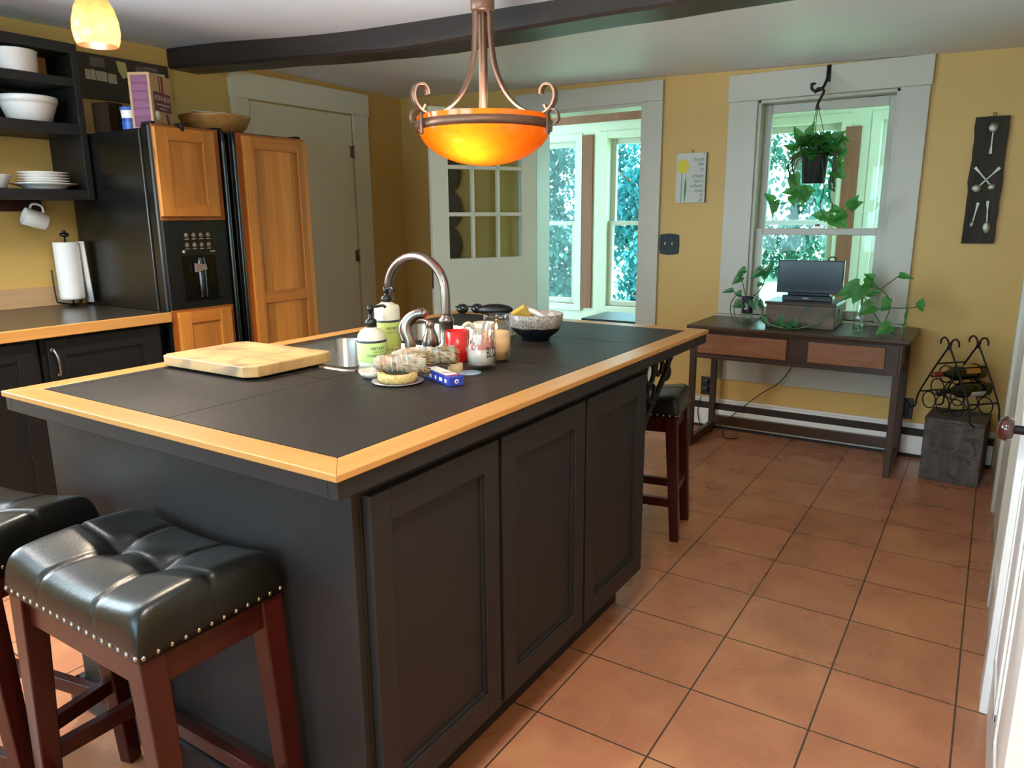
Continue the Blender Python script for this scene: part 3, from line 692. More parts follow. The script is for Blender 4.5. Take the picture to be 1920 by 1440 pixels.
for A, C in ((V0, V1), (V1, V2)):
    for k in range(n_): b.face([A[k], A[(k+1) % n_], C[(k+1) % n_], C[k]], True)
b.face(V2); b.face(V0[::-1])
b.build('wax', M_wax, t)
b = B()
for k0, z0, z1 in ((ca-.75, .066, .104),):
    for i in range(8):
        a = k0+i*.085; w_ = .014+.018*sin(pi*(i+.5)/8); zc2 = .088+.004*sin(i*2)
        b.prism([(0, 0), (1, 0), (1, 1), (0, 1)], lambda p, q: (.0382*cos(a+p*.087), .0382*sin(a+p*.087), zc2-w_/2+q*w_), lambda p, q: (.0375*cos(a+p*.087), .0375*sin(a+p*.087), zc2-w_/2+q*w_))
b.build('wax_splash', M_wax, t)
b = B()
for i in range(20):
    a = ca-.9+i*.1; zt = .07+.014*(1+sin(i*1.7)); b.prism([(0, 0), (1, 0), (1, 1), (0, 1)], lambda p, q: (.0380*cos(a+p*.1), .0380*sin(a+p*.1), .058+q*(zt-.05)), lambda p, q: (.0374*cos(a+p*.1), .0374*sin(a+p*.1), .058+q*(zt-.05)))
b.build('wax_film', M_pinkwax, t)
text_mesh('glass_lettering', 'BLO', .042, M_black, t, lambda x, y: (.0424*cos(ca+.2+x/.0424), .0424*sin(ca+.2+x/.0424), .037+y), w=False, xscale=.45, align='LEFT')
t = thing('jar_candle', 'cream candle burning in a shouldered glass jar behind the glass candle', 'candle', (-.283, .238, IZ))
B().lathe([(0, 0), (.034, 0), (.039, .005), (.043, .05), (.044, .095), (.041, .107), (.036, .116), (.0365, .132), (.039, .135), (.038, .139), (.034, .139), (.033, .118), (.039, .104), (.041, .09), (.036, .01), (0, .008)], n=36).build('glass', M_glass, t)
B().lathe([(0, .009), (.0345, .009), (.0395, .05), (.0402, .088), (.03, .09), (0, .088)], n=36).build('wax', M_waxc, t)
B().lathe([(0, .094), (.0035, .098), (.004, .103), (.002, .11), (0, .115)], n=10).build('flame', glow('candle_flame', (1, .5, .12, 1), 14), t)
M_cream = plain('cream_stoneware', '#d3c6ae', .3)
t = thing('mug', 'cream mug hidden behind the glass candle with its handle showing', 'mug', (-.335, .262, IZ))
# mug stands behind; handle points to the left of the picture
t.location = (-.372, .300, IZ)
B().lathe([(0, 0), (.028, 0), (.031, .004), (.033, .1), (.031, .102), (.029, .1), (.027, .008), (0, .006)], n=28).build('body', M_cream, t)
hv = Vector((cos(ca-1.45), sin(ca-1.45), 0))
B().tube([hv*.031+Vector((0, 0, .085)), hv*.045+Vector((0, 0, .1)), hv*.062+Vector((0, 0, .092)), hv*.066+Vector((0, 0, .065)), hv*.055+Vector((0, 0, .035)), hv*.031+Vector((0, 0, .028))], .0065, 10, 5).build('handle', M_cream, t)
# speckled bowl
m, nt, bb = newmat('speckled_glaze'); N = nt.nodes; L = nt.links
tc = N.new('ShaderNodeTexCoord'); sp_ = N.new('ShaderNodeSeparateXYZ'); L.new(tc.outputs['Object'], sp_.inputs[0])
nz = N.new('ShaderNodeTexNoise'); nz.inputs['Scale'].default_value = 330; nz.inputs['Detail'].default_value = 2; L.new(tc.outputs['Object'], nz.inputs['Vector'])
r1 = N.new('ShaderNodeValToRGB'); r1.color_ramp.elements[0].position = .42; r1.color_ramp.elements[1].position = .58; r1.color_ramp.elements[0].color = lin('#57504c'); r1.color_ramp.elements[1].color = lin('#c9bdb2'); L.new(nz.outputs['Fac'], r1.inputs[0])
n2 = N.new('ShaderNodeTexNoise'); n2.inputs['Scale'].default_value = 40; L.new(tc.outputs['Object'], n2.inputs['Vector'])
ma = N.new('ShaderNodeMath'); ma.operation = 'MULTIPLY_ADD'; ma.inputs[1].default_value = .012; L.new(n2.outputs['Fac'], ma.inputs[0]); L.new(sp_.outputs['Z'], ma.inputs[2])
gt = N.new('ShaderNodeMath'); gt.operation = 'GREATER_THAN'; gt.inputs[1].default_value = .052; L.new(ma.outputs[0], gt.inputs[0])
mx = N.new('ShaderNodeMix'); mx.data_type = 'RGBA'; mx.inputs[6].default_value = lin('#10161a'); L.new(gt.outputs[0], mx.inputs[0]); L.new(r1.outputs[0], mx.inputs[7]); L.new(mx.outputs[2], bb.inputs['Base Color']); bb.inputs['Roughness'].default_value = .3
o = B().lathe([(0, .0), (.046, 0), (.047, .008), (.052, .012), (.078, .032), (.091, .062), (.094, .09), (.092, .092), (.089, .09), (.086, .062), (.07, .034), (.04, .02), (0, .018)], n=44).build('bowl', m)
o.location = (-.388, .635, IZ); tag(o, 'speckled grey and black stoneware bowl holding a sponge', 'bowl')
M_sponge = plain('yellow_sponge', '#d9ac4a', .9, noise=.2, nscale=60, bump=.6, bscale=120)
o = B().box(-.028, .028, -.012, .012, -.04, .04).build('sponge', M_sponge, bev=.005); o.location = (-.425, .615, IZ+.075); o.rotation_euler = (.35, -.55, .4); tag(o, 'yellow sponge standing in the speckled bowl', 'sponge')
t = thing('dish_brush', 'pale dish brush leaning over the rim of the speckled bowl', 'brush', (-.385, .635, IZ+.055)); t.rotation_euler = (.0, 0, .3)
B().tube([(-.035, 0, .045), (-.01, 0, .04), (.04, .0, .012), (.06, 0, -.005)], .011, 10, 5, taper=.008).build('handle', M_white, t)
B().ellipsoid((-.04, 0, .043), (.017, .014, .016)).build('head', plain('pale_pink_plastic', '#d9c4c2', .35), t)
# sunglasses and their case at the far corner
t = thing('sunglasses', 'black sunglasses lying open at the far left corner of the island', 'sunglasses', (-1.0, 1.085, IZ)); t.rotation_euler = (0, 0, .62)
b = B()
for s in (-1, 1): b.lathe([(0, -.003), (.02, -.003), (.024, 0), (.02, .003), (0, .003)], n=20, M=Matrix.Translation((s*.032, 0, .024)) @ Matrix.Rotation(radians(80), 4, 'X') @ Matrix.Diagonal((1.12, .9, 1, 1)))
b.build('lens', plain('dark_lens', '#0a0a0b', .08), t)
b = B(); b.tube([(-.012, 0, .03), (0, -.002, .034), (.012, 0, .03)], .003, 8, 3)
for s in (-1, 1): b.tube([(s*.057, 0, .032), (s*.062, .01, .032), (s*.058, .075, .02), (s*.05, .125, .004)], .0028, 8, 4)
b.build('frame', M_blackpl, t)
o = B().ellipsoid((0, 0, .026), (.078, .034, .026), n=28, m=14).build('glasses_case', plain('black_case_leatherette', '#0e0f10', .4, bump=.1)); o.location = (-.865, 1.085, IZ); o.rotation_euler = (0, 0, .5); tag(o, 'black hard glasses case beside the sunglasses', 'glasses case')

# ------------------------------------------------------------------ sage bundles and incense
def sage_mat(nm, dark):
    return wood(nm, '#8c7350' if dark else '#94826a', '#bda27a' if dark else '#c0b4a2', 'X', 1.6, rough=.9, blot=30, blotcol='#7f8478', bump=.8)
def bundle(name, label, p, q, r, r2, threads, seed, mt):
    R = random.Random(seed); p = Vector(p); q = Vector(q); d = (q-p); Ln = d.length; ang = atan2(d.y, d.x); el = math.asin(d.z/Ln)
    t = thing(name, label, 'sage bundle', p); Mx = Matrix.Rotation(ang, 4, 'Z') @ Matrix.Rotation(-el, 4, 'Y')
    b = B(); n = 14; rows = []
    for i in range(17):
        f = i/16; rr = (r+(r2-r)*f)*(.55+.45*min(1, f*8)) ; row = []
        for k in range(n):
            a = 2*pi*k/n; q_ = rr*(1+R.uniform(-.1, .1)); row.append(b.v(Mx @ Vector((f*Ln, q_*cos(a), q_*sin(a)))))
        rows.append(row)
    for A, C in zip(rows, rows[1:]):
        for k in range(n): b.face([A[k], A[(k+1) % n], C[(k+1) % n], C[k]], True)
    b.face(rows[0][::-1]); b.face(rows[-1]); b.build('leaves', mt, t)
    b = B()
    for k in range(190):
        a = R.uniform(0, 6.28); f = R.uniform(.7, 1.02) if k % 3 else R.uniform(0, 1); rr = r2*R.uniform(.4, 1.12) if k % 3 else (r+(r2-r)*f)*1.03; s = R.uniform(.006, .016)
        b.bar(Mx @ Vector((f*Ln, rr*cos(a), rr*sin(a))), Mx @ Vector((f*Ln+s, rr*1.12*cos(a+.1), rr*1.12*sin(a+.1))), .003, .0015)
    b.build('leaf_ends', M_sageend, t)
    for col, f0, f1, turns in threads:
        b = B(); pts = [Mx @ Vector(((f0+(f1-f0)*i/(turns*12))*Ln, (r+(r2-r)*f0)*1.08*cos(2*pi*i/12), (r+(r2-r)*f0)*1.08*sin(2*pi*i/12))) for i in range(turns*12+1)]
        b.tube(pts, .0011, 5).build('thread', col, t)
    return t
M_sageend = wood('dry_sage_ends', '#7a5f34', '#a98c5c', 'X', 2, rough=.9)
T_or = plain('orange_thread', '#d08a5a', .8); T_wh = plain('white_thread', '#dcd8d0', .8); T_bl = plain('teal_thread', '#3f86a4', .8)
zs = IZ+.046
o = B().lathe([(0, 0), (.05, 0), (.066, .004), (.067, .006), (.05, .0045), (0, .004)], n=36).build('saucer', plain('pewter_saucer', '#8d8680', .3, metal=.3)); o.location = (-.342, -.128, IZ); tag(o, 'round grey saucer under the front sage bundle', 'saucer')
# plaited sweetgrass coil on the saucer
M_grassb = wood('sweetgrass', '#a4854c', '#cdb27a', 'X', 3, rough=.85, bump=.4)
b = B()
for k in range(3):
    pts = []
    for i in range(61):
        a = i/60*4.2-2.3; rr = .047+.006*sin(i*.9+k*2.1); pts.append((rr*cos(a)*1.05, rr*sin(a)*.85, .016+.006*cos(i*.9+k*2.1)))
    b.tube(pts, .0075, 7)
o = b.build('sweetgrass_braid', M_grassb); o.location = (-.342, -.128, IZ); o.rotation_euler = (0, 0, -.65); tag(o, 'tan plaited sweetgrass curled on the round grey saucer', 'sweetgrass braid')
bundle('sage_bundle', 'front sage bundle tied with orange and white thread on the saucer', (-.396, -.158, IZ+.05), (-.298, -.068, IZ+.044), .019, .028, [(T_or, .1, .5, 5), (T_wh, .3, .8, 5)], 4, sage_mat('sage_front', False))
bundle('sage_bundle', 'back sage bundle tied with teal thread beside the red tumbler', (-.412, -.070, IZ+.05), (-.288, .044, IZ+.05), .022, .024, [(T_bl, .5, .8, 3), (T_or, .2, .5, 3)], 9, sage_mat('sage_back', False))
o = B().lathe([(0, 0), (.02, 0), (.021, .002), (.021, .026), (0, .027)], n=24).build('tan_candle_stub', plain('tan_wax', '#b39a70', .6, noise=.2)); o.location = (-.288, .045, IZ); tag(o, 'short tan candle stub under the end of the back sage bundle', 'candle stub')
o = B().lathe([(0, 0), (.03, 0), (.032, .003), (.03, .004), (0, .003)], n=28).build('coaster', plain('pale_blue_glaze', '#8fa2b4', .3)); o.location = (-.262, .048, IZ); o.location = (-.247, .055, IZ); tag(o, 'small pale blue round coaster beside the incense box', 'coaster')
o = B().lathe([(0, 0), (.022, 0), (.035, .008), (.041, .019), (.039, .0195), (.03, .01), (0, .004)], n=28).build('shell_dish', plain('shell_white', '#cfc4b8', .3)); o.location = (-.437, -.115, IZ); tag(o, 'little off white dish left of the sage bundles', 'dish')
t = thing('incense_box', 'blue and white incense box leaning away from the sage bundles', 'incense box', (-.252, -.055, IZ), rotz=radians(-24.5))
M_blue = plain('royal_blue_card', '#2a3a9a', .4, noise=.05); M_pinkc = plain('pale_pink_card', '#e6c3bd', .5)
B().box(-.075, .075, -.021, .021, .001, .024).build('carton', M_blue, t, bev=.001)
B().box(-.074, .045, -.014, .019, .0242, .0246).build('label', M_paper, t)
B().lathe([(0, 0), (.015, 0), (.015, .0003), (0, .0003)], (.022, .002, .0246), 24).build('label_disc', M_pinkc, t)
B().box(.052, .058, -.0205, .0205, .0242, .0246).build('label_stripe', plain('red_stripe', '#c23a34', .5), t)
b = B()
for x, s in ((-.055, .004), (-.03, .007), (.0, .004), (.028, .008), (.055, .005)): b.box(x-s, x+s, -.0216, -.0211, .008, .017)
b.lathe([(.003, 0), (.006, 0), (.006, .0004), (.003, .0004)], n=16, M=Matrix.Translation((.0752, .0, .012)) @ Matrix.Rotation(radians(90), 4, 'Y'))
b.build('label_marks', M_paper, t)

# ------------------------------------------------------------------ bar stools
M_leather = plain('black_leather', '#0d0c0a', .34, noise=.15, nscale=14, bump=.05, bscale=160, spec=.4)
M_nail = plain('nickel_nailheads', '#a29a8e', .25, metal=1.)
def make_stool(label, h, splay=1.):
    """saddle stool: tufted leather seat with nailhead trim on splayed cherry legs; h = height of trim"""
    t = thing('bar_stool', label, 'bar stool', group='black leather bar stools')
    a, c = .232, .148
    b = B(); nx, ny = 84, 56; G = []
    for j in range(ny+1):
        row = []
        for i in range(nx+1):
            u = -1+2*i/nx; v = -1+2*j/ny; u = sin(u*pi/2)*.6+u*.4; v = sin(v*pi/2)*.6+v*.4
            ex = (1-abs(u)**22); ey = (1-abs(v)**14)
            z = .006+.052*(max(0, ex)**.5)*(max(0, ey)**.5)
            z += (.026*(u*u)-.004+.012*(1-v*v))*(max(0, ex)**.5)*(max(0, ey)**.5)                                    # saddle: rises to the short ends
            for tu in (-.3, .3):
                # cross seams and the tuft hollows
                d = abs(u-tu*(1+.35*abs(v)))*a; z -= .006*math.exp(-(d/.0045)**2)*(ex*ey > .1)
                z -= .017*math.exp(-(((u-tu)*a)**2+(v*c)**2)/.0011)
            d = abs(v)*c
            if abs(u) > .3 or True: z -= .005*math.exp(-(d/.0045)**2)*(ex > .1)
            row.append(b.v((a*u*(1+.012*ey), c*v*(1+.012*ex), z)))
        G.append(row)
    for j in range(ny):
        for i in range(nx): b.face([G[j][i], G[j][i+1], G[j+1][i+1], G[j+1][i]], True)
    rim = G[0]+[G[j][nx] for j in range(1, ny+1)]+G[ny][::-1][1:]+[G[j][0] for j in range(ny-1, 0, -1)]
    low = [b.v((p.co.x*1.0, p.co.y*1.0, -.012)) for p in rim]
    for k in range(len(rim)): b.face([rim[k], low[k], low[(k+1) % len(rim)], rim[(k+1) % len(rim)]], True)
    b.face(low)
    o = b.build('seat', M_leather, t); o.location = (0, 0, h)
    b = B()
    for s in (-1, 1):
        for i in range(19): b.ellipsoid((-a+.008+(2*a-.016)*i/18, s*(c+.0005), -.003), (.0052, .0045, .0052), n=8, m=6)
        for i in range(12): b.ellipsoid((s*(a+.0005), -c+.008+(2*c-.016)*i/11, -.003), (.0045, .0052, .0052), n=8, m=6)
    n = b.build('nailhead_trim', M_nail, o)
    lx, ly = a-.028, c-.026; fx, fy = lx+.052*splay, ly; zt = h-.012
    at = lambda sx, sy, z: Vector((sx*(fx+(lx-fx)*z/zt), sy*(fy+(ly-fy)*z/zt), z))
    for sx in (-1, 1):
        for sy in (-1, 1): B().bar(at(sx, sy, 0), at(sx, sy, zt), .036, .036, up=(0, 1, 0), w2=.048, h2=.048).build('leg', M_cherry, t, bev=.003)
    b = B()
    for s in (-1, 1):
        b.bar(at(-1, s, h-.045), at(1, s, h-.045), .02, .066); b.bar(at(s, -1, h-.045), at(s, 1, h-.045), .02, .066)
    b.build('apron', M_cherry, t, bev=.002)
    for s in (-1, 1): B().bar(at(-1, s, .165), at(1, s, .165), .024, .036).build('stretcher', M_cherry, t, bev=.002)
    for s in (-1, 1): B().bar(at(s, -1, .215), at(s, 1, .215), .024, .036).build('stretcher', M_cherry, t, bev=.002)
    return t
s1 = make_stool('tufted black leather bar stool nearest the viewer at the island end', .622)
s1.location = (-.42, -.803, 0); s1.rotation_euler = (0, 0, .0)
s2 = dup(s1, (-.998, -.872, 0), .2, 'black leather bar stool cut off by the left edge, beside the nearest stool')
s3 = make_stool('black leather bar stool half hidden behind the far end of the island', .545, .6)
s3.location = (-.335, 1.262+.06, 0); s3.rotation_euler = (0, 0, .18)
# ------------------------------------------------------------------ refrigerator
fr = thing('refrigerator', 'black side by side refrigerator faced with knotty pine panels', 'refrigerator', (-2.6, .89, 0))
FX = -2.262
B().box(-2.97, -2.335, .456, 1.334, .02, 1.725).build('body', M_fridge, fr, w=True, bev=.006)
fd = B().box(-2.33, FX, .457, .832, .06, 1.742).build('freezer_door', M_fridge, fr, w=True, bev=.012)
rd = B().box(-2.33, FX, .862, 1.333, .06, 1.742).build('fridge_door', M_fridge, fr, w=True, bev=.012)
for y0, y1, par in ((.803, .829, fd), (.864, .888, rd)):
    b = B(); b.tube([(FX+.012, (y0+y1)/2, .14), (FX+.018, (y0+y1)/2, .2), (FX+.018, (y0+y1)/2, 1.68), (FX+.012, (y0+y1)/2, 1.735)], .011, 12); b.build('handle', M_fridge, par, w=True)
def pine_panel(par, y0, y1, z0, z1, sy0, sy1, st, rail, mid=None):
    B().box(FX, FX+.008, y0, y1, z0, z1).build('pine_backing', M_pine2, par, w=True, bev=.001)
    xa, xb = FX+.008, FX+.027
    b = B(); za, zb = z0+.018, z1-.012
    b.box(xa, xb, sy0, sy0+st, za, zb).box(xa, xb, sy1-st, sy1, za, zb); o = b.build('pine_door', M_pine, par, w=True, bev=.002)
    for zr in (za, zb-rail)+((mid,) if mid else ()): B().box(xa, xb-.001, sy0+st, sy1-st, zr, zr+rail).build('rail', M_pineY, o, w=True, bev=.002)
    B().box(xa, xa+.008, sy0+st, sy1-st, za+rail, zb-rail).build('panel', M_pine, o, w=True)
M_pineY = wood('knotty_pine_rails', '#94561c', '#bd7830', 'Y', .55, rough=.42, contrast=.7, bump=.05)
pine_panel(fd, .468, .80, 1.322, 1.738, .468, .765, .062, .055)
pine_panel(fd, .468, .80, .10, .915, .492, .775, .062, .055)
pine_panel(rd, .893, 1.328, .10, 1.736, .925, 1.328, .062, .06, mid=.90)
b = B(); b.box(FX+.005, FX+.032, .595, .61, 1.715, 1.752).box(FX-.02, FX+.032, .593, .612, 1.743, 1.75); b.build('clip', M_blackpl, fd, w=True, bev=.002)
# ice and water dispenser
b = B(); b.box(FX, FX+.012, .468, .80, .917, 1.32); dp = b.build('dispenser', M_blackpl, fd, w=True, bev=.002)
M_cav = plain('dispenser_recess', '#050506', .12)
b = B(); b.box(FX+.0122, FX+.016, .545, .555, .962, 1.155).box(FX+.0122, FX+.016, .715, .722, .962, 1.155).box(FX+.0122, FX+.016, .545, .722, 1.155, 1.162).box(FX+.0122, FX+.03, .545, .722, .952, .962); b.build('dispenser_frame', M_cav, dp, w=True)
B().box(FX+.0121, FX+.0125, .555, .715, .962, 1.155).build('recess', M_cav, dp, w=True)
b = B(); b.lathe([(.02, 0), (.022, .16), (.018, .185)], (FX+.006, .645, .965), 20); b.build('paddle', M_cav, dp, w=True)
b = B(); b.prism([(.60, 1.125), (.655, 1.118), (.658, 1.095), (.60, 1.085)], lambda p, q: (FX+.034, p, q), lambda p, q: (FX+.02, p, q)); b.build('spout', plain('grey_spout', '#6f6258', .3), dp, w=True)
M_icon = plain('panel_print', '#a89a84', .5)
b = B(); b.box(FX+.0121, FX+.0135, .555, .725, 1.175, 1.285); b.build('control_panel', plain('control_panel_brown_black', '#15100d', .25), dp, w=True)
icons = B()
for r_, zz in enumerate((1.255, 1.21)):
    for k in range(4):
        y = .578+k*.038
        icons.lathe([(.0075, 0), (.0095, 0), (.0095, .0003), (.0075, .0003)], n=16, M=Matrix.Translation((FX+.0137, y, zz)) @ Matrix.Rotation(radians(90), 4, 'Y'))
        icons.lathe([(0, 0), (.004, 0), (.004, .0004), (0, .0004)], n=8, M=Matrix.Translation((FX+.0137, y, zz)) @ Matrix.Rotation(radians(90), 4, 'Y'))
        icons.box(FX+.0136, FX+.014, y-.011, y+.011, zz-.019, zz-.0165)
icons.lathe([(0, 0), (.008, 0), (.008, .0004), (0, .0004)], n=12, M=Matrix.Translation((FX+.0137, .558, 1.18)) @ Matrix.Rotation(radians(90), 4, 'Y'))
icons.box(FX+.0136, FX+.014, .695, .722, 1.176, 1.180)
icons.build('button_marks', M_icon, dp, w=True)
b = B()
for y in (.48, .82, 1.31): b.box(-2.35, -2.275, y-.02 if y > .6 else y, y+.02 if y < 1.3 else y+.012, 1.742, 1.752)
b.build('hinge_cover', M_blackpl, fr, w=True, bev=.002)
FT = 1.7255
# --- things on the refrigerator
o = B().box(-.05, .05, -.045, .045, 0, .145).build('wood_post', wood('dark_brown_post', '#1e120a', '#32200f', 'Z', .6, rough=.7, spec=.15), bev=.004); o.location = (-2.735, .555, FT); o.rotation_euler = (0, 0, .25); tag(o, 'square dark wooden post standing on the refrigerator', 'wooden post')
t = thing('plastic_tub', 'blue and white plastic tub beside the wine box on the refrigerator', 'tub', (-2.545, .55, FT))
B().lathe([(0, 0), (.032, 0), (.036, .03), (.036, .06)], n=28).build('base_wrap', M_blue, t); B().lathe([(.036, .06), (.037, .075), (.0385, .095)], n=28).build('body', M_white, t)
B().lathe([(.0385, .095), (.041, .096), (.041, .108), (.038, .11), (0, .11)], n=28).build('lid', plain('tub_lid_blue', '#3a62b4', .35), t)
B().lathe([(.0365, .005), (.0375, .045)], n=28).build('label', plain('tub_label_blue', '#2f5fb0', .35), t)
t = thing('wine_box', 'tan and purple boxed wine carton standing on the refrigerator', 'wine box', (-2.44, .60, FT), rotz=radians(30))
M_kraft = plain('kraft_card', '#b08c62', .7); M_plum = plain('plum_print', '#6a2c50', .6); M_plum2 = plain('plum_print_pale', '#7a4060', .6); M_burg = plain('burgundy_print', '#7a2c38', .6)
# local +x face = front, local -y face = purple side
hw, hd = .095, .05
B().box(-hd, hd, -hw, hw, 0, .245).build('carton', M_kraft, t, bev=.002)
b = B(); b.box(-hd+.012, hd-.012, -hw-.0006, -hw-.0002, .01, .232); b.build('side_print', M_plum, t)
b = B()
for k in range(5):
    z = .06+k*.036; b.prism([(-.036, z), (.036, z), (.036, z+.02), (.02, z+.026), (-.02, z+.026), (-.036, z+.02)], lambda p, q: (p, -hw-.0009, q), lambda p, q: (p, -hw-.0005, q))
b.build('side_bands', M_plum2, t)
B().box(hd+.0002, hd+.0006, -.02, -.008, .16, .24).build('front_stripe', M_burg, t); B().box(hd+.0002, hd+.0006, -.0, .022, .16, .24).build('front_stripe', M_burg, t); b = B()
b.prism([(.01, .0), (.035, .0), (.012, .08), (-.012, .08)], lambda p, q: (hd+.0006, p+.03, q), lambda p, q: (hd+.0002, p+.03, q)); b.build('front_stripe', M_burg, t)
B().box(hd+.0004, hd+.0014, -.075, .075, .085, .168).build('front_label', plain('label_burgundy', '#642838', .6), t)
M_lt = plain('label_cream_ink', '#d8c4b0', .6)
text_mesh('front_lettering', 'BOTA BOX', .03, M_lt, t, lambda x, y: (hd+.0018, x, .133+y), align='CENTER', w=False, xscale=.92)
b = B(); b.box(hd+.0014, hd+.0018, -.055, .055, .113, .117).box(hd+.0014, hd+.0018, -.03, .03, .097, .1); b.build('front_rule', M_lt, t)
b = B(); b.lathe([(0, 0), (.02, 0), (.02, .0008), (0, .0008)], n=20, M=Matrix.Translation((hd+.0004, -.052, .066)) @ Matrix.Rotation(radians(90), 4, 'Y')); b.build('front_seal', M_paper, t)
b = B(); b.tube([(-.02, -.03, .245), (-.01, -.02, .262), (.01, .0, .263), (.02, .01, .245)], .003, 6, 4); b.build('carry_tab', M_blackpl, t)
o = B().lathe([(0, 0), (.026, 0), (.029, .022), (.027, .022), (.024, .004), (0, .004)], n=20).build('glass_cup', M_glass); o.location = (-2.335, .655, FT); tag(o, 'tiny clear glass cup in front of the wine box', 'cup')
M_bowlw = wood('turned_wooden_bowl', '#8a5a2a', '#b8854a', 'X', .6, rough=.45, bump=.05)
o = B().lathe([(0, 0), (.07, 0), (.1, .015), (.15, .055), (.172, .1), (.174, .108), (.168, .108), (.145, .06), (.095, .022), (0, .012)], n=48).build('wooden_bowl', M_bowlw); o.location = (-2.505, .975, FT); tag(o, 'wide turned wooden bowl on the refrigerator', 'bowl')
b = B(); b.prism([(-.1, -.06), (.09, -.08), (.1, .05), (-.08, .07)], lambda p, q: (p, q, .002+.02*p), lambda p, q: (p, q, .02*p)); b.prism([(-.08, -.07), (.1, -.03), (.07, .06), (-.1, .04)], lambda p, q: (p, q, .01-.1*q), lambda p, q: (p, q, .008-.1*q))
o = b.build('papers', M_paper); o.location = (-2.53, .965, FT+.118); o.rotation_euler = (.06, .04, .6); tag(o, 'loose white papers lying in the wooden bowl', 'papers')

# ------------------------------------------------------------------ left counter
M_ctop = plain('dark_laminate', '#2c251d', .28, noise=.2, nscale=20, spec=.5)
lw = thing('side_worktop', 'dark worktop with maple front strip along the left wall', 'worktop', (-2.64, -.1, .872))
B().box(XW+.002, -2.242, -.66, .447, .872, .911).build('top', M_ctop, lw, w=True)
B().box(-2.242, -2.222, -.66, .447, .868, .912).build('edge_strip', M_edge, lw, w=True, bev=.003)
struct(B().box(XW, XW+.02, -.66, .445, .911, 1.005), 'trim_12', wood('tan_backsplash', '#b08a62', '#c4a078', 'Y', .6, rough=.5, contrast=.6), bev=.002)
def cab(y0, y1, label, hy):
    t = thing('base_cabinet', label, 'cabinet', (-2.65, (y0+y1)/2, 0), group='black base cabinets under the left worktop')
    b = B(); b.box(XW+.002, -2.285, y0, y1, .1, .868).box(XW+.002, -2.35, y0, y1, 0, .1); b.build('body', M_blackcab, t, w=True)
    d = shaker('door', t, M_blackcab, -2.2845, -2.265, y0+.018, y1-.018, .13, .852, .07, .07)
    b = B(); x = -2.265
    b.tube([(x, hy-.006, .812), (x+.012, hy-.006, .812), (x+.026, hy, .785), (x+.027, hy+.003, .755), (x+.02, hy+.006, .73), (x+.012, hy+.008, .705), (x, hy+.008, .705)], .005, 8, 4)
    b.lathe([(0, 0), (.012, .002), (.006, .006)], n=10, M=Matrix.Translation((x, hy-.006, .812)) @ Matrix.Rotation(radians(90), 4, 'Y')); b.lathe([(0, 0), (.009, .002), (.005, .006)], n=10, M=Matrix.Translation((x, hy+.008, .705)) @ Matrix.Rotation(radians(90), 4, 'Y'))
    b.build('pull_handle', plain('worn_pewter', '#8a857c', .35, metal=.9), d, w=True); return t
cab(-.10, .42, 'black base cabinet with a bow handle next to the refrigerator', -.058)
cab(-.63, -.11, 'black base cabinet second from the refrigerator', -.16-.44)
# paper towels
t = thing('towel_holder', 'black wire paper towel holder on the left worktop', 'towel holder', (-2.93, .37, .911))
b = B(); hx_, hy_ = -2.93, .372
b.lathe([(0, .012), (.012, .012), (.018, .004), (.03, 0)], (hx_, hy_, .911), 16)
b.tube([(hx_, hy_, .915), (hx_, hy_, 1.25)], .004, 8); b.ellipsoid((hx_, hy_, 1.258), (.022, .022, .012)); b.ellipsoid((hx_, hy_, 1.272), (.009, .009, .008))
b.build('spindle', M_blackpl, t, w=True)
B().tube([(hx_, hy_, .917), (hx_+.0, hy_-.06, .93), (hx_+.0, hy_-.078, .95), (hx_, hy_-.082, 1.09)], .004, 8, 4).build('arm', M_blackpl, t, w=True)
M_towel = plain('paper_towel', '#e4e0dc', .9, noise=.02, bump=.3, bscale=180)
o = B().lathe([(.02, .02), (.054, .02), (.056, .03), (.056, .285), (.054, .297), (.02, .297)], n=36).build('paper_towel_roll', M_towel); o.location = (hx_, hy_, .925)
b = B(); P = [(-.005, .0565), (.02, .0585), (.045, .062), (.062, .058), (.068, .05)]
V = [[b.v((x+.012*f, y+.008*f, .30-.30*f)) for x, y in P] for f in (0, .33, .66, 1)]
for A, C in zip(V, V[1:]):
    for k in range(len(P)-1): b.face([A[k], A[k+1], C[k+1], C[k]], True)
b.build('loose_sheet', M_towel, o, solid=.001); o['label'] = 'white paper towel roll standing on the black wire holder'; o['category'] = 'paper towels'

# ------------------------------------------------------------------ black shelf unit and dishes
SXF = -2.745
M_shelf = plain('black_shelf_paint', '#141210', .5, noise=.15, nscale=12, bump=.05, bscale=100)
sh = thing('shelf_unit', 'black open wall shelf unit left of the refrigerator', 'shelf', (-2.9, -.2, 1.42))
b = B(); b.box(XW+.002, SXF, .418, .448, 1.422, 2.115); b.build('side_panel', M_shelf, sh, w=True, bev=.002)
B().box(XW+.002, SXF, -.50, -.47, 1.422, 2.115).build('side_panel', M_shelf, sh, w=True, bev=.002)
B().box(XW+.002, SXF+.004, -.47, .418, 2.07, 2.115).build('top_board', M_shelf, sh, w=True, bev=.002)
for z0, z1, nm in ((1.925, 1.965, 'shelf'), (1.712, 1.762, 'shelf'), (1.422, 1.466, 'shelf')): B().box(XW+.003, SXF, -.47, .418, z0, z1).build(nm, M_shelf, sh, w=True, bev=.002)
B().box(XW+.002, XW+.012, -.47, .418, 1.762, 2.07).build('back_panel', M_shelf, sh, w=True)
M_china = plain('white_china', '#e6e0da', .18, noise=.01, coat=.3)
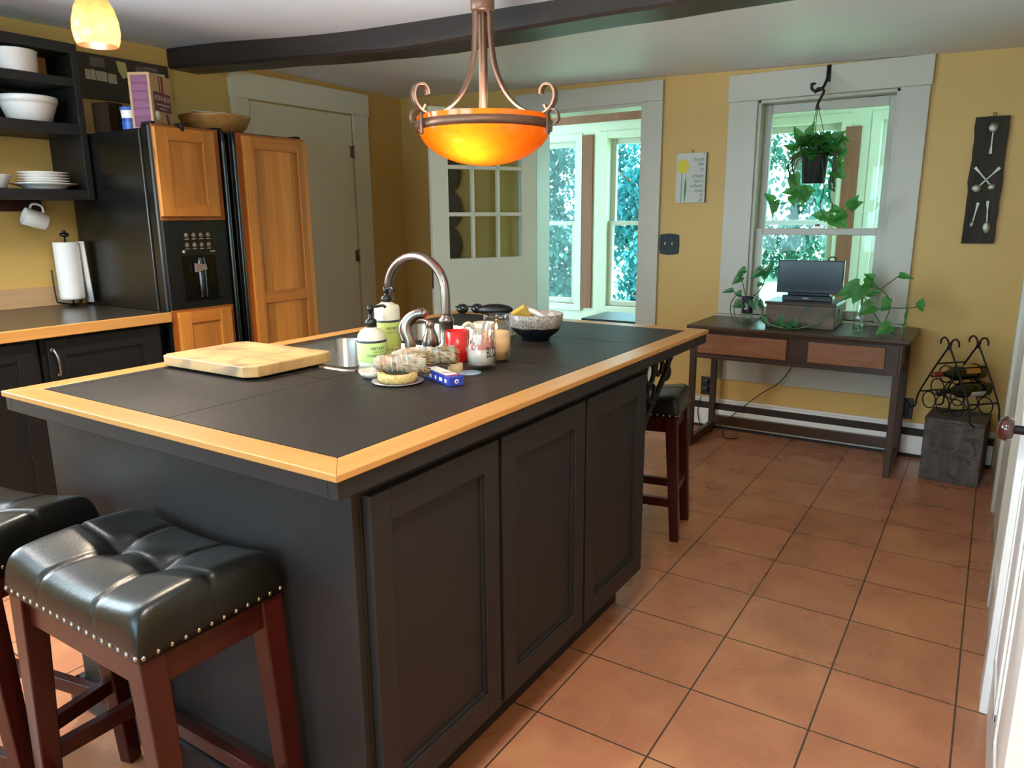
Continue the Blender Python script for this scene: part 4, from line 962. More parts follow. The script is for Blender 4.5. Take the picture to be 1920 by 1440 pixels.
o = B().lathe([(0, 0), (.075, 0), (.082, .004), (.086, .085), (.09, .092), (.084, .094), (.08, .085), (.076, .008), (0, .006)], n=72, ripple=(.012, 36)).build('ribbed_dish', M_china); o.location = (-2.815, .21, 1.965); tag(o, 'white ribbed souffle dish on the top shelf', 'dish')
M_tanb = wood('tan_board', '#a5783e', '#bf9256', 'Y', .6, rough=.6)
o = B().box(-.008, .008, -.09, .09, 0, .11).build('wood_tray', M_tanb, bev=.002); o.location = (-2.945, .31, 1.9655); o.rotation_euler = (0, 0, .0); tag(o, 'tan wooden board standing behind the ribbed dish', 'board')
o = B().lathe([(0, 0), (.078, 0), (.088, .006), (.112, .075), (.113, .082), (.119, .084), (.121, .108), (.117, .112), (.111, .11), (.104, .07), (.08, .012), (0, .01)], n=48).build('mixing_bowl', M_china); o.location = (-2.865, .262, 1.7625); tag(o, 'white mixing bowl on the middle shelf', 'bowl')
PL = (-2.87, .285)
PLL = ['widest white plate at the bottom of the stack on the lowest shelf', 'second white plate from the bottom of the stack', 'third white plate from the bottom of the stack', 'fourth white plate from the bottom of the stack', 'white plate at the top of the stack on the lowest shelf']
big = B().lathe([(0, .004), (.085, .004), (.09, 0), (.093, .006), (.118, .016), (.148, .021), (.149, .0235), (.118, .0195), (.092, .011), (0, .01)], n=48).build('plate', M_china); big.location = (PL[0], PL[1], 1.4665); big.scale = (.95, .95, 1.2); tag(big, PLL[0], 'plate', 'stacked plates on the lowest shelf')
sm = None
for k in range(4):
    if sm is None:
        o = sm = B().lathe([(0, .002), (.062, .002), (.066, 0), (.07, .004), (.106, .012), (.107, .0145), (.068, .0085), (0, .0075)], n=44).build('plate', M_china)
    else: o = sm.copy(); COL.objects.link(o)
    o.location = (PL[0], PL[1], 1.4665+.027+k*.0125); tag(o, PLL[1+k], 'plate', 'stacked plates on the lowest shelf')
o = B().lathe([(0, 0), (.04, 0), (.046, .006), (.07, .055), (.072, .06), (.068, .058), (.044, .01), (0, .008)], n=36).build('cereal_bowl', M_china); o.location = (-2.86, .07, 1.4665); tag(o, 'white bowl cut off by the left edge beside the plates', 'bowl')
rk = thing('mug_rack', 'dark red wooden mug rack under the shelf unit', 'rack', (XW, 0, 1.37))
B().box(XW+.001, XW+.02, -.45, .335, 1.37, 1.421).build('board', wood('dark_red_rack', '#2a0f0a', '#451a12', 'Y', .5, rough=.4), rk, w=True, bev=.003)
for y in (.262, .08, -.1): B().tube([(XW+.02, y, 1.40), (XW+.05, y, 1.398), (XW+.066, y, 1.408), (XW+.07, y, 1.425-.01)], .004, 8, 4).build('hook', M_darkmet, rk, w=True)
t = thing('mug', 'white mug hanging from the dark red rack', 'mug', (XW+.06, .262, 1.395))
ax = Vector((-.1, -.685, .25)).normalized()          # mouth direction
zq = Vector((0, 0, 1)).rotation_difference(ax).to_matrix().to_4x4()
c0 = Vector((.055, -.01, -.062))
Mm = Matrix.Translation(c0-ax*.05) @ zq
B().lathe([(0, 0), (.036, 0), (.039, .004), (.041, .098), (.0395, .1), (.038, .098), (.036, .008), (0, .006)], n=36, M=Mm).build('body', M_china, t)
upv = (Vector((0, 0, 1))-ax*ax.z).normalized()
B().tube([c0+ax*.032+upv*.038, c0+ax*.03+upv*.06, c0+ax*.012+upv*.07, c0-ax*.014+upv*.066, c0-ax*.026+upv*.038], .0055, 10, 5).build('handle', M_china, t)

# ------------------------------------------------------------------ dark canvas print on the left wall
M_print = plain('print_brown_black', '#3a2c24', .6, noise=.2, nscale=10); M_pr2 = plain('print_pale', '#c4b8a4', .6, noise=.15, nscale=30); M_pr3 = plain('print_yellowish', '#c9bd84', .6, noise=.1); M_pr4 = plain('print_grey', '#6e6258', .6, noise=.2, nscale=12)
t = thing('canvas_print', 'dark brown canvas print of bottles and books above the refrigerator', 'picture', (XW, .78, 1.93))
B().box(XW+.001, XW+.026, .50, 1.082, 1.93, 2.146).build('canvas', M_print, t, w=True, bev=.001)
def pr_(name, mt, polys):
    for pl in polys: B().prism(pl, lambda p, q: (XW+.0268, p, q), lambda p, q: (XW+.0262, p, q)).build(name, mt, t, w=True)
rect = lambda y0, y1, z0, z1: [(y0, z0), (y1, z0), (y1, z1), (y0, z1)]
pr_('printed_book', M_pr2, [rect(.545, .56, 1.97, 2.055), rect(.625, .65, 2.02, 2.068), [(.652, 2.02), (.676, 2.02), (.676, 2.066), (.664, 2.072), (.652, 2.066)], rect(.679, .735, 2.02, 2.066), rect(.74, .785, 2.015, 2.062)])
pr_('printed_window', M_pr3, [[(.80, 2.08), (.79, 2.13), (.842, 2.128), (.85, 2.06), (.82, 2.045)], rect(.935, .985, 2.05, 2.09), rect(.99, 1.06, 2.06, 2.1)])
pr_('printed_bottle', M_print, [[(.84, 1.945), (.90, 1.945), (.90, 2.05), (.88, 2.075), (.88, 2.12), (.863, 2.12), (.863, 2.075), (.84, 2.05)]])
pr_('printed_band', M_pr2, [rect(.841, .895, 2.02, 2.044), rect(.855, .895, 1.985, 2.004), rect(.841, .895, 1.95, 1.965)])
pr_('printed_shape', M_pr4, [rect(.655, .73, 2.085, 2.13), rect(.895, .93, 2.05, 2.12), rect(.935, 1.02, 2.105, 2.125)])

# ------------------------------------------------------------------ lamps
pc = (-.463, .45)
M_amber = shade_glass('amber_bowl_glass', (.052, .0074, .0002, 1), (.057, .0094, .0003, 1), .85)
t = thing('pendant_lamp', 'large amber glass bowl pendant lamp with three bronze scroll arms over the island', 'pendant lamp', (pc[0], pc[1], 1.48))
prof = [(0, 1.484)]+[(.2*sin(radians(a)), 1.484+.128*(1-cos(radians(a)))) for a in range(8, 91, 6)]
prof = [(.205*sin(radians(a)), 1.60-.118*cos(radians(a))) for a in range(0, 91, 6)]; prof[0] = (0, 1.482)
prof += [(.2065, 1.612), (.208, 1.624)]
B().lathe(prof, (pc[0], pc[1], 0), 64).build('glass_bowl', M_amber, t, w=True)
b = B(); b.lathe([(.2075, 1.583), (.211, 1.583), (.213, 1.609), (.2095, 1.609)], (pc[0], pc[1], 0), 64); b.build('band', M_rust, t, w=True)
b = B(); b.lathe([(0, 1.925), (.032, 1.925), (.036, 1.93), (.036, 1.965), (.031, 1.97), (.031, 1.985), (.028, 2.0), (.014, 2.01), (.012, ceil_z(*pc)-.03), (.05, ceil_z(*pc)-.026), (.06, ceil_z(*pc)-.004), (0, ceil_z(*pc)-.003)], (pc[0], pc[1], 0), 32); b.build('stem', M_rust, t, w=True)
B().lathe([(.008, 1.53), (.008, 1.93)], (pc[0], pc[1], 0), 12).build('centre_rod', M_rust, t, w=True)
for a in (125, 245, 5):
    a = radians(a+1)
    prof = [(.026, 1.93), (.027, 1.87), (.032, 1.81), (.045, 1.755), (.075, 1.695), (.115, 1.652), (.16, 1.628), (.195, 1.622), (.22, 1.634), (.236, 1.655), (.239, 1.68), (.228, 1.70), (.208, 1.704), (.196, 1.692), (.194, 1.678)]
    arm = B().ribbon(prof, (pc[0], pc[1], 0), a, .027, .006, 5).build('arm', M_rust, t, w=True)
    B().ribbon([(.2155, 1.565), (.2165, 1.60), (.214, 1.63), (.205, 1.648)], (pc[0], pc[1], 0), a, .018, .006, 5).build('clasp', M_rust, arm, w=True)
    B().ribbon([(.214, 1.626), (.23, 1.634), (.243, 1.628), (.25, 1.612), (.246, 1.598), (.238, 1.593)], (pc[0], pc[1], 0), a, .016, .005, 5).build('curl', M_rust, arm, w=True)
bulb_at = Vector((pc[0], pc[1], 0))+Vector((cos(radians(305)), sin(radians(305)), 0))*.10+Vector((cos(radians(213)), sin(radians(213)), 0))*.035+Vector((0, 0, 1.572))
M_bulb = glass('clear_bulb_glass', (1, .97, .92, 1), .02)
b = B(); b.lathe([(0, -.035), (.018, -.028), (.026, -.01), (.024, .01), (.016, .018), (.014, .024)], bulb_at, 20); b.build('bulb', M_bulb, t, w=True)
b = B(); b.lathe([(.015, .02), (.016, .04), (0, .042)], bulb_at, 16); b.bar(bulb_at+Vector((0, 0, .03)), (pc[0], pc[1], 1.58), .008); b.build('socket', M_rust, t, w=True)
l = bpy.data.lights.new('pendant_bulb_light', 'POINT'); l.energy = 40; l.color = (1, .95, .90); l.shadow_soft_size = .018
lo = bpy.data.objects.new('pendant_bulb_light', l); COL.objects.link(lo); lo.location = bulb_at+Vector((cos(radians(305)), sin(radians(305)), 0))*.0+Vector((0, 0, -.001))
lc = (-1.466, -.171)
M_amber2 = shade_glass('amber_cone_glass', (.018, .0046, .0014, 1), (.021, .0060, .0022, 1), .85)
t = thing('mini_pendant', 'small glowing amber glass pendant lamp at the top left', 'pendant lamp', (lc[0], lc[1], 1.84))
B().lathe([(.056, 1.845), (.0625, 1.86), (.066, 1.885), (.064, 1.915), (.055, 1.95), (.042, 1.975), (.032, 1.985)], (lc[0], lc[1], 0), 40).build('glass_shade', M_amber2, t, w=True)
b = B(); b.lathe([(0, 1.968), (.036, 1.968), (.037, 1.99), (.022, 1.998), (.012, 2.03), (.009, 2.04), (.009, ceil_z(*lc)-.028), (.045, ceil_z(*lc)-.024), (.05, ceil_z(*lc)-.004), (0, ceil_z(*lc)-.003)], (lc[0], lc[1], 0), 24); b.build('socket', M_rust, t, w=True)
b = B(); b.lathe([(0, 1.862), (.022, 1.87), (.03, 1.89), (.026, 1.915), (.014, 1.945), (.013, 1.968)], (lc[0], lc[1], 0), 20); b.build('bulb', M_bulb, t, w=True)
l = bpy.data.lights.new('mini_pendant_light', 'POINT'); l.energy = 95; l.color = (1, .86, .68); l.shadow_soft_size = .018
lo = bpy.data.objects.new('mini_pendant_light', l); COL.objects.link(lo); lo.location = (lc[0], lc[1], 1.88)
# ------------------------------------------------------------------ console table
TZ = .725
ct = thing('console_table', 'dark wooden console table with two drawers under the window', 'table', (.04, 2.75, 0))
b = B(); b.box(-.515, .615, 2.492, 2.992, TZ-.022, TZ).box(-.505, .605, 2.502, 2.985, TZ-.032, TZ-.022); b.build('top', M_walnut, ct, w=True, bev=.005)
b = B(); b.box(-.475, .565, 2.535, 2.549, .548, TZ-.032).box(-.475, .565, 2.962, 2.976, .548, TZ-.032).box(-.475, -.461, 2.549, 2.962, .548, TZ-.032).box(.551, .565, 2.549, 2.962, .548, TZ-.032).box(-.48, .57, 2.522, 2.56, .536, .552); b.build('apron', M_walnut, ct, w=True, bev=.002)
for xa, xb in ((-.455, .03), (.138, .505)): B().box(xa, xb, 2.522, 2.538, .565, .675).build('drawer', M_drawer, ct, w=True, bev=.004)
for sx in (0, 1):
    for sy in (0, 1):
        x = -.488 if not sx else .563; y = 2.555 if not sy else 2.952
        B().bar((x, y, 0), (x, y, TZ-.032), .034, .034, up=(0, 1, 0)).build('leg', M_walnutZ, ct, w=True, bev=.003)
for x in (-.488, .563): B().bar((x, 2.572, .03), (x, 2.935, .03), .03, .05).build('side_rail', M_walnut, ct, w=True, bev=.002)
B().bar((-.471, 2.952, .07), (.546, 2.952, .07), .026, .06).build('back_rail', M_walnut, ct, w=True, bev=.002)
# box and television
t = thing('wooden_box', 'weathered wooden box under the small television', 'box', (.055, 2.79, TZ))
M_boxw = wood('stained_box_boards', '#4a3d33', '#7a6656', 'X', .5, rough=.6, blot=7., blotcol='#3f4a3c')
B().box(-.125, .232, 2.66, 2.92, TZ+.001, .848).build('body', M_boxw, t, w=True, bev=.003)
B().box(-.132, .238, 2.652, 2.925, .848, .864).build('lid', M_walnut, t, w=True, bev=.003)
b = B(); b.box(.2322, .2328, 2.675, 2.905, TZ+.012, .843); o = b.build('end_label', plain('pale_green_label', '#9fb0a2', .6, noise=.35, nscale=40), t, w=True)
B().box(.2329, .2336, 2.74, 2.80, .805, .828).build('hand_hole', M_black, t, w=True)
tv = thing('television', 'small flat screen television standing on the weathered box', 'television', (.07, 2.78, .864))
B().box(-.10, .242, 2.765, 2.80, .905, 1.084).build('housing', M_blackpl, tv, w=True, bev=.004)
B().box(-.088, .23, 2.7635, 2.7648, .925, 1.074).build('screen', plain('dark_screen', '#16191a', .22, spec=.6), tv, w=True)
b = B(); b.box(-.062, .198, 2.745, 2.82, .8645, .892).box(-.04, .18, 2.77, 2.795, .892, .906); b.build('base', M_blackpl, tv, w=True, bev=.003)
B().box(.045, .078, 2.7438, 2.7448, .876, .882).build('base_badge', M_icon, tv, w=True)
B().tube([(.155, 2.79, 1.083), (.16, 2.79, 1.098), (.175, 2.79, 1.103), (.19, 2.79, 1.097), (.192, 2.79, 1.083)], .004, 8, 4).build('top_loop', M_blackpl, tv, w=True)

# ------------------------------------------------------------------ plants
M_leaf = leafmat('pothos_leaf', '#357a30', '#5aa448', .55, 25)
M_leafd = leafmat('pothos_leaf_dark', '#1f5630', '#3a7a3a', .3, 25)
M_stem = plain('vine_stem', '#3c4a26', .6)
def leaf(b, base, d, up, L, W, fold=.25, droop=.3):
    """heart-shaped leaf from its base, pointing along d"""
    base = Vector(base); d = Vector(d).normalized(); u = Vector(up); u = (u-d*u.dot(d)).normalized(); s = d.cross(u)
    out = [(-.10, .16), (-.13, .34), (.02, .5), (.25, .5), (.5, .36), (.75, .17), (1.0, 0)]
    mid = [(-.0, 0), (.12, 0), (.3, 0), (.5, 0), (.7, 0), (.86, 0), (1.0, 0)]
    def P(x, y): return base+d*(x*L)+s*(y*W)+u*(abs(y)*W*fold-droop*L*x*x*.5)
    for sg in (1, -1):
        o = [b.v(P(x, sg*y)) for x, y in out[:-1]]; m_ = [b.v(P(x, y)) for x, y in mid]
        b.face([m_[0], m_[1], o[1], o[0]], True)
        for k in range(1, 5): b.face([m_[k], m_[k+1], o[k+1], o[k]], True)
        b.face([m_[5], m_[6], o[5]], True)
# left jar
jx, jy = -.248, 2.735
t = thing('rooted_plant', 'pothos cutting looping out of a clear jar at the left of the console table', 'potted plant', (jx, jy, TZ))
B().lathe([(0, 0), (.03, 0), (.034, .004), (.036, .14), (.0345, .141), (.033, .14), (.031, .01), (0, .008)], n=32).build('jar', M_glass, t)
M_cup = plain('dark_purple_cup', '#2e2a3c', .3)
B().lathe([(0, .055), (.026, .055), (.03, .06), (.033, .15), (.031, .15), (.028, .064), (0, .062)], n=28).build('inner_pot', M_cup, t)
B().lathe([(0, .009), (.03, .009), (.031, .05), (0, .05)], n=28).build('water', glass('water_tint', (.88, .97, .9, 1), .04), t)
b = B()
V_ = [[(-.01, 0, .13), (-.05, -.01, .16), (-.085, -.02, .12), (-.088, -.02, .06), (-.06, -.03, .012), (-.02, -.04, .008)], [(-.01, 0, .14), (-.055, -.03, .13), (-.065, -.03, .07), (-.045, -.04, .02), (0, -.05, .006), (.05, -.045, .008), (.085, -.03, .04), (.095, -.02, .09), (.075, -.01, .14), (.03, 0, .16)],
      [(0, 0, .14), (.05, .0, .17), (.085, .0, .235), (.07, .0, .29), (.045, 0, .31)], [(-.01, 0, .14), (-.03, -.01, .22), (-.04, -.01, .26)], [(-.01, 0, .14), (-.05, -.02, .155), (-.08, -.03, .185)], [(.01, .0, .14), (.06, -.01, .14), (.085, -.02, .09)]]
for p in V_: b.tube(p, .0026, 6, 5)
b.build('stems', M_stem, t)
b = B(); uu = (0, -1, .5)
for p, d, L_, W_ in (((.072, 0, .30), (-.75, -.1, -.5), .085, .06), ((.078, 0, .27), (.55, 0, .85), .085, .055), ((-.02, -.01, .30), (-.9, -.1, -.25), .05, .045), ((-.04, -.01, .26), (-.7, -.15, -.55), .07, .055), ((-.04, -.01, .262), (-.2, -.1, .2), .03, .03), ((-.08, -.03, .185), (-.95, -.1, -.2), .07, .03),
                      ((-.03, -.03, .165), (-.8, -.2, .05), .04, .045), ((-.02, -.035, .11), (-.8, -.3, -.25), .06, .055), ((.04, -.03, .13), (.3, -.3, -.8), .06, .06), ((.07, -.02, .13), (.6, -.2, -.7), .055, .03), ((.075, -.02, .12), (.35, -.2, -.85), .06, .025), ((.05, 0, .22), (.7, 0, .1), .04, .03)): leaf(b, p, d, uu, L_, W_)
b.build('leaves', M_leafd, t)
# right bottle vase
vx, vy = .352, 2.68
t = thing('rooted_plant', 'pothos cutting in a narrow clear bottle at the right of the console table', 'potted plant', (vx, vy, TZ))
B().lathe([(0, 0), (.03, 0), (.033, .005), (.034, .07), (.031, .09), (.021, .125), (.0195, .165), (.022, .185), (.0235, .187), (.0225, .183), (.018, .16), (.019, .125), (.029, .088), (.032, .07), (.031, .01), (0, .008)], n=32).build('bottle', M_glass, t)
B().lathe([(0, .01), (.03, .01), (.031, .068), (.0, .075)], n=24).build('water', glass('water_tint_b', (.85, .95, .86, 1), .04), t)
b = B()
V_ = [[(0, 0, .03), (.0, 0, .12), (.005, 0, .20), (.04, -.005, .235), (.085, -.01, .225), (.125, -.01, .185), (.135, -.01, .13), (.12, -.01, .07), (.095, -.012, .015)], [(.0, 0, .1), (.005, 0, .19), (-.02, -.01, .24)], [(.0, 0, .05), (.01, -.02, .18), (.05, -.04, .13), (.105, -.05, .06), (.15, -.06, .02), (.185, -.065, .003)],
      [(.01, 0, .19), (.03, .0, .23), (.045, .0, .28)], [(.125, -.01, .185), (.14, -.01, .15)], [(.085, -.01, .225), (.12, -.005, .26), (.165, .0, .30)], [(.135, -.01, .135), (.19, 0, .135), (.235, .0, .14), (.27, 0, .15)], [(-.005, 0, .02), (-.015, .01, .01)], [(.0, 0, .04), (.012, -.01, .012)]]
for p in V_: b.tube(p, .0026, 6, 5)
b.build('stems', M_stem, t)
b = B()
for p, d, L_, W_ in (((.0, -.03, .235), (-.35, -.25, -.8), .095, .10), ((-.02, -.01, .245), (-.8, 0, -.45), .135, .075), ((.005, .0, .255), (.55, .1, -.1), .07, .06), ((.045, 0, .28), (-.6, 0, .3), .055, .04), ((.06, -.035, .145), (-.75, -.3, -.55), .085, .08), ((.05, -.005, .215), (.9, -.1, -.1), .05, .03), ((.125, -.01, .18), (-.35, -.05, -.85), .075, .05), ((.165, 0, .30), (.85, -.1, -.15), .07, .035),
                      ((.27, 0, .15), (.2, 0, .9), .045, .045), ((.27, 0, .15), (.5, 0, -.8), .035, .03), ((.15, -.055, .05), (-.7, -.3, -.55), .085, .07), ((.135, -.01, .135), (-.8, -.05, -.15), .065, .025), ((.02, .0, .195), (.9, -.1, .0), .05, .025), ((-.045, -.01, .2), (-.8, -.1, -.6), .075, .035)): leaf(b, p, d, uu, L_, W_)
b.build('leaves', M_leaf, t)
t = thing('bud_vial', 'tiny glass vial with a cutting at the right end of the console table', 'vial', (.565, 2.60, TZ))
B().lathe([(0, 0), (.009, 0), (.01, .045), (.009, .045), (.008, .004), (0, .003)], n=16).build('vial', M_glass, t)
b = B(); b.tube([(0, 0, .005), (.002, 0, .06), (.006, .0, .12), (.0, 0, .165)], .0045, 7, 4, taper=.002); b.build('stem', M_leaf, t)
b = B()
for p, d, L_, W_ in (((.004, 0, .1), (.1, 0, 1), .07, .014), ((.0, 0, .06), (-.8, 0, .2), .03, .012)): leaf(b, p, d, uu, L_, W_)
b.build('leaf_sheath', M_leaf, t)
# loose trailing vine over the front of the box
t = thing('trailing_vine', 'loose pothos vine trailing across the table in front of the weathered box', 'vine', (-.13, 2.63, TZ))
B().tube([(-.03, .02, .1), (-.01, .0, .06), (.04, -.02, .02), (.12, -.03, .004), (.2, -.03, .008), (.26, -.02, .03)], .0028, 6, 6).build('stem', plain('pale_vine', '#6f8a58', .5), t)
b = B()
for p, d, L_, W_ in (((.1, -.03, .02), (.2, -.1, .9), .06, .055), ((.17, -.03, .02), (.1, -.1, .9), .055, .05), ((.0, .0, .05), (.5, -.3, -.5), .07, .035), ((.13, -.04, .01), (.7, -.5, .1), .05, .045)): leaf(b, p, d, uu, L_, W_)
b.build('leaves', M_leafd, t)
# hanging basket
hk = thing('ceiling_hook', 'black iron hook screwed to the window head casing', 'hook', (.035, YW-.03, 2.11))
b = B(); b.tube([(.038, YW-.03, 2.115), (.04, YW-.05, 2.07), (.045, YW-.10, 2.03), (.04, YW-.155, 1.985), (.02, YW-.178, 1.968), (0, YW-.185, 1.97), (-.012, YW-.187, 1.985), (-.008, YW-.187, 2.002)], .0075, 10, 6); b.ellipsoid((-.005, YW-.187, 2.003), (.016, .008, .007)); b.box(.026, .05, YW-.028, YW-.0262, 2.03, 2.118)
b.build('hook', M_darkmet, hk, w=True)
hp = (.035, YW-.185)
t = thing('hanging_plant', 'trailing pothos in a dark hanging pot before the window', 'hanging plant', (hp[0], hp[1], 1.48))
b = B(); b.tube([(hp[0]-.028, hp[1], 1.955), (hp[0]-.018, hp[1], 1.975), (hp[0], hp[1], 1.977), (hp[0]+.015, hp[1], 1.965), (hp[0]+.012, hp[1], 1.945), (hp[0]-.005, hp[1], 1.91), (hp[0]-.012, hp[1], 1.885)], .007, 10, 6); b.prism([(-.022, 1.872), (.006, 1.872), (-.004, 1.895), (-.014, 1.895)], lambda p, q: (hp[0]+p, hp[1]-.004, q), lambda p, q: (hp[0]+p, hp[1]+.004, q)); b.build('hanger', M_darkmet, t, w=True)
for a in (20, 150, 270): B().tube([(hp[0]-.008+.006*cos(radians(a)), hp[1]+.004*sin(radians(a)), 1.875), (hp[0]+.068*cos(radians(a)), hp[1]+.068*sin(radians(a)), 1.635)], .0016, 6).build('wire', M_darkmet, t, w=True)
M_pot = plain('dark_green_pot', '#1c2a2a', .25, noise=.2, nscale=20)
B().lathe([(0, 0), (.055, 0), (.06, .005), (.07, .14), (.073, .145), (.073, .152), (.067, .15), (.06, .12), (0, .118)], (hp[0], hp[1], 1.49), 36).build('pot', M_pot, t, w=True)
R = random.Random(12); bl = B(); bs = B(); H = Vector((hp[0], hp[1], 1.63))
for k in range(70):
    a = R.uniform(0, 2*pi); r = R.uniform(.02, .1); z = R.uniform(-.02, .1)*(1.1-r*4)+.0
    p = H+Vector((cos(a)*r*1.15, sin(a)*r*.8, z+.02)); d = Vector((cos(a)*1.2, sin(a)*.8, R.uniform(-.7, .6)))
    bs.tube([H+Vector((cos(a)*.02, sin(a)*.02, -.03)), (H+p)/2+Vector((0, 0, .03)), p], .0016, 5, 3); leaf(bl, p, d, (0, R.uniform(-1, .2), 1), R.uniform(.05, .085), R.uniform(.045, .07), fold=R.uniform(.1, .5))
# tall leaves
for x, z, dx in ((-.08, .10, -.4), (-.04, .11, .3), (.09, .08, .9), (.12, .05, .5), (.14, .03, -.1), (.13, -.04, -.1)): leaf(bl, H+Vector((x, -.03, z)), (dx, -.1, .7 if z > .07 else -.9), (0, -1, .2), .075, .05)
def trail(pts, leaves_at, sz):
    P = smooth_path([H+Vector(p) for p in pts], 7); P = [p+Vector((R.uniform(-.003, .003), R.uniform(-.003, .003), 0)) for p in P]; bs.tube(P, .003, 6)
    for f, dx, dz in leaves_at:
        p = P[min(len(P)-1, int(f*(len(P)-1)))]; leaf(bl, p, (dx, R.uniform(-.4, .1), dz), (0, -1, .3), sz*R.uniform(.9, 1.2), sz*R.uniform(.75, .95))
trail([(-.05, -.04, .01), (-.11, -.05, -.02), (-.12, -.05, -.08), (-.10, -.05, -.14), (-.085, -.05, -.19), (-.12, -.05, -.235), (-.17, -.05, -.245), (-.19, -.05, -.225)], [(.55, -.9, -.1), (.62, .2, -.9), (.9, -.2, -.95), (.97, .2, -.95), (1.0, -.7, .5)], .062)
trail([(-.06, -.05, .0), (-.09, -.06, -.05), (-.085, -.06, -.12), (-.06, -.06, -.165), (-.02, -.06, -.19)], [(.4, .3, -.8), (.65, -.1, -.9), (.8, .5, -.7), (.92, .9, .1), (1., -.2, -.9)], .075)
trail([(.05, -.05, -.01), (.06, -.07, -.10), (.065, -.06, -.18), (.055, -.05, -.26), (.08, -.05, -.31), (.115, -.05, -.345), (.15, -.05, -.33), (.19, -.05, -.285), (.205, -.05, -.265)], [(.5, -1, .1), (.97, .3, .5), (.85, -.6, -.4), (.78, .3, -.3), (1, .9, .4)], .07)
trail([(.06, -.04, .0), (.1, -.05, -.06), (.09, -.05, -.14), (.095, -.05, -.2), (.115, -.05, -.26), (.11, -.05, -.3), (.12, -.05, -.34)], [(.72, .8, -.2), (.85, -.5, -.7), (.95, .5, -.6)], .06)
for k in range(9): trail([(.05, -.03, .02), (.1+R.uniform(-.01, .03), -.05, .01), (.12+R.uniform(-.02, .02), -.06, -.06), (.095+R.uniform(-.02, .02), -.05, -.11-R.uniform(0, .06)), (.12, -.05, -.14-R.uniform(0, .05))], [(.6, .8, -.7)] if k % 3 == 0 else [], .06)
for k in range(5): trail([(-.05, -.03, .02), (-.1-R.uniform(-.01, .02), -.05, .0), (-.11-R.uniform(-.02, .02), -.06, -.06), (-.08, -.05, -.1-R.uniform(0, .04))], [(.9, -.2, -.8)] if k % 2 else [], .055)
bs.build('vines', M_stem, t, w=True); bl.build('leaves', M_leaf, t, w=True)

# ------------------------------------------------------------------ wall pieces
sg = thing('sunflower_sign', 'small white sign with a yellow sunflower and handwritten verse', 'sign', (-.715, YW, 1.4))
M_signb = plain('sign_white', '#c4c6bc', .6, noise=.06, nscale=20); M_signy = plain('sunflower_yellow', '#d6c832', .6); M_signg = plain('stem_green', '#4a8a48', .6); M_sink = plain('sign_ink', '#55605c', .7)
B().box(-.808, -.622, YW-.02, YW-.001, 1.405, 1.70).build('board', M_signb, sg, w=True, bev=.001)
B().box(-.6225, -.621, YW-.0195, YW-.0015, 1.406, 1.699).build('dark_edge', M_sink, sg, w=True)
B().lathe([(.0, 0), (.003, 0), (.003, .02), (0, .02)], (-.712, YW-.006, 1.70), 8).build('nail', M_bronze, sg, w=True)
yy = YW-.0206; b = B()
fl = []
for i in range(44):
    a = 2*pi*i/44; r = .037*(1+.06*(i % 2)); fl.append((-.765+r*cos(a), 1.622+r*1.08*sin(a)))
b.prism(fl, lambda p, q: (p, yy, q), lambda p, q: (p, yy+.0004, q)); b.build('sunflower', M_signy, sg, w=True)
b = B(); b.box(-.773, -.769, yy, yy+.0005, 1.408, 1.586)
b.prism([(-.75, 1.408), (-.747, 1.408), (-.742, 1.46), (-.738, 1.5), (-.744, 1.57), (-.752, 1.52), (-.754, 1.46)], lambda p, q: (p, yy, q), lambda p, q: (p, yy+.0004, q)); b.build('stem_and_leaf', M_signg, sg, w=True)
for i, wd in enumerate(['I', 'should', 'like', 'to', 'change', 'into a', 'sunflower', 'most', 'of', 'all']):
    z = [1.682, 1.652, 1.624, 1.594, 1.556, 1.525, 1.498, 1.468, 1.44, 1.412][i]
    text_mesh('verse_line', wd, .031 if len(wd) < 7 else .027, M_sink, sg, lambda x, y: (-.634+x, yy, z+y), align='RIGHT', xscale=.82 if len(wd) < 7 else .78)
sw = thing('light_switch', 'dark green double switch plate between door and window', 'switch', (-.842, YW, 1.15))
b = B(); pts = []
for i in range(5): pts.append((-.062+.124*i/4, 1.092-.008*sin(pi*i/4)))
for i in range(5): pts.append((.062+.004*sin(pi*i/4), 1.095+.112*i/4))
pts2 = [(-.842+p, q) for p, q in pts]+[(-.842+.062-.124*i/4, 1.21+.008*sin(pi*i/4)) for i in range(5)]+[(-.842-.062-.004*sin(pi*i/4), 1.207-.112*i/4) for i in range(5)]
b.prism(pts2, lambda p, q: (p, YW-.007, q), lambda p, q: (p, YW-.0005, q)); b.build('plate', plain('dark_green_plate', '#122224', .6), sw, w=True, bev=.002)
for x in (-.865, -.818): B().bar((x, YW-.006, 1.15), (x, YW-.02, 1.158), .008, .016).build('toggle', plain('toggle_ivory', '#b8b4a4', .4), sw, w=True, bev=.001)
def outlet(x, z, label):
    t = thing('outlet', label, 'outlet', (x, YW, z)); B().box(x-.036, x+.036, YW-.007, YW-.0005, z-.06, z+.06).build('plate', M_blackpl, t, w=True, bev=.003)
    for dz in (-.024, .024): B().box(x-.016, x+.016, YW-.028, YW-.007, z+dz-.017, z+dz+.017).build('plug', M_blackpl, t, w=True, bev=.004)
outlet(-.555, .262, 'black outlet plate behind the left legs of the console table'); outlet(.585, .265, 'black outlet plate behind the right legs of the console table')
tag(B().tube([(-.0, 2.99, .55), (-.03, 2.985, .45), (-.1, 2.98, .34), (-.2, 2.975, .26), (-.29, 2.955, .175), (-.36, 2.90, .10), (-.38, 2.86, .03), (-.36, 2.80, .006), (-.31, 2.79, .006), (-.28, 2.83, .006)], .0032, 7, 6).build('power_cord', plain('dark_red_cord', '#2a0e0c', .4)), 'dark power cord hanging from under the console table to the floor', 'cord')
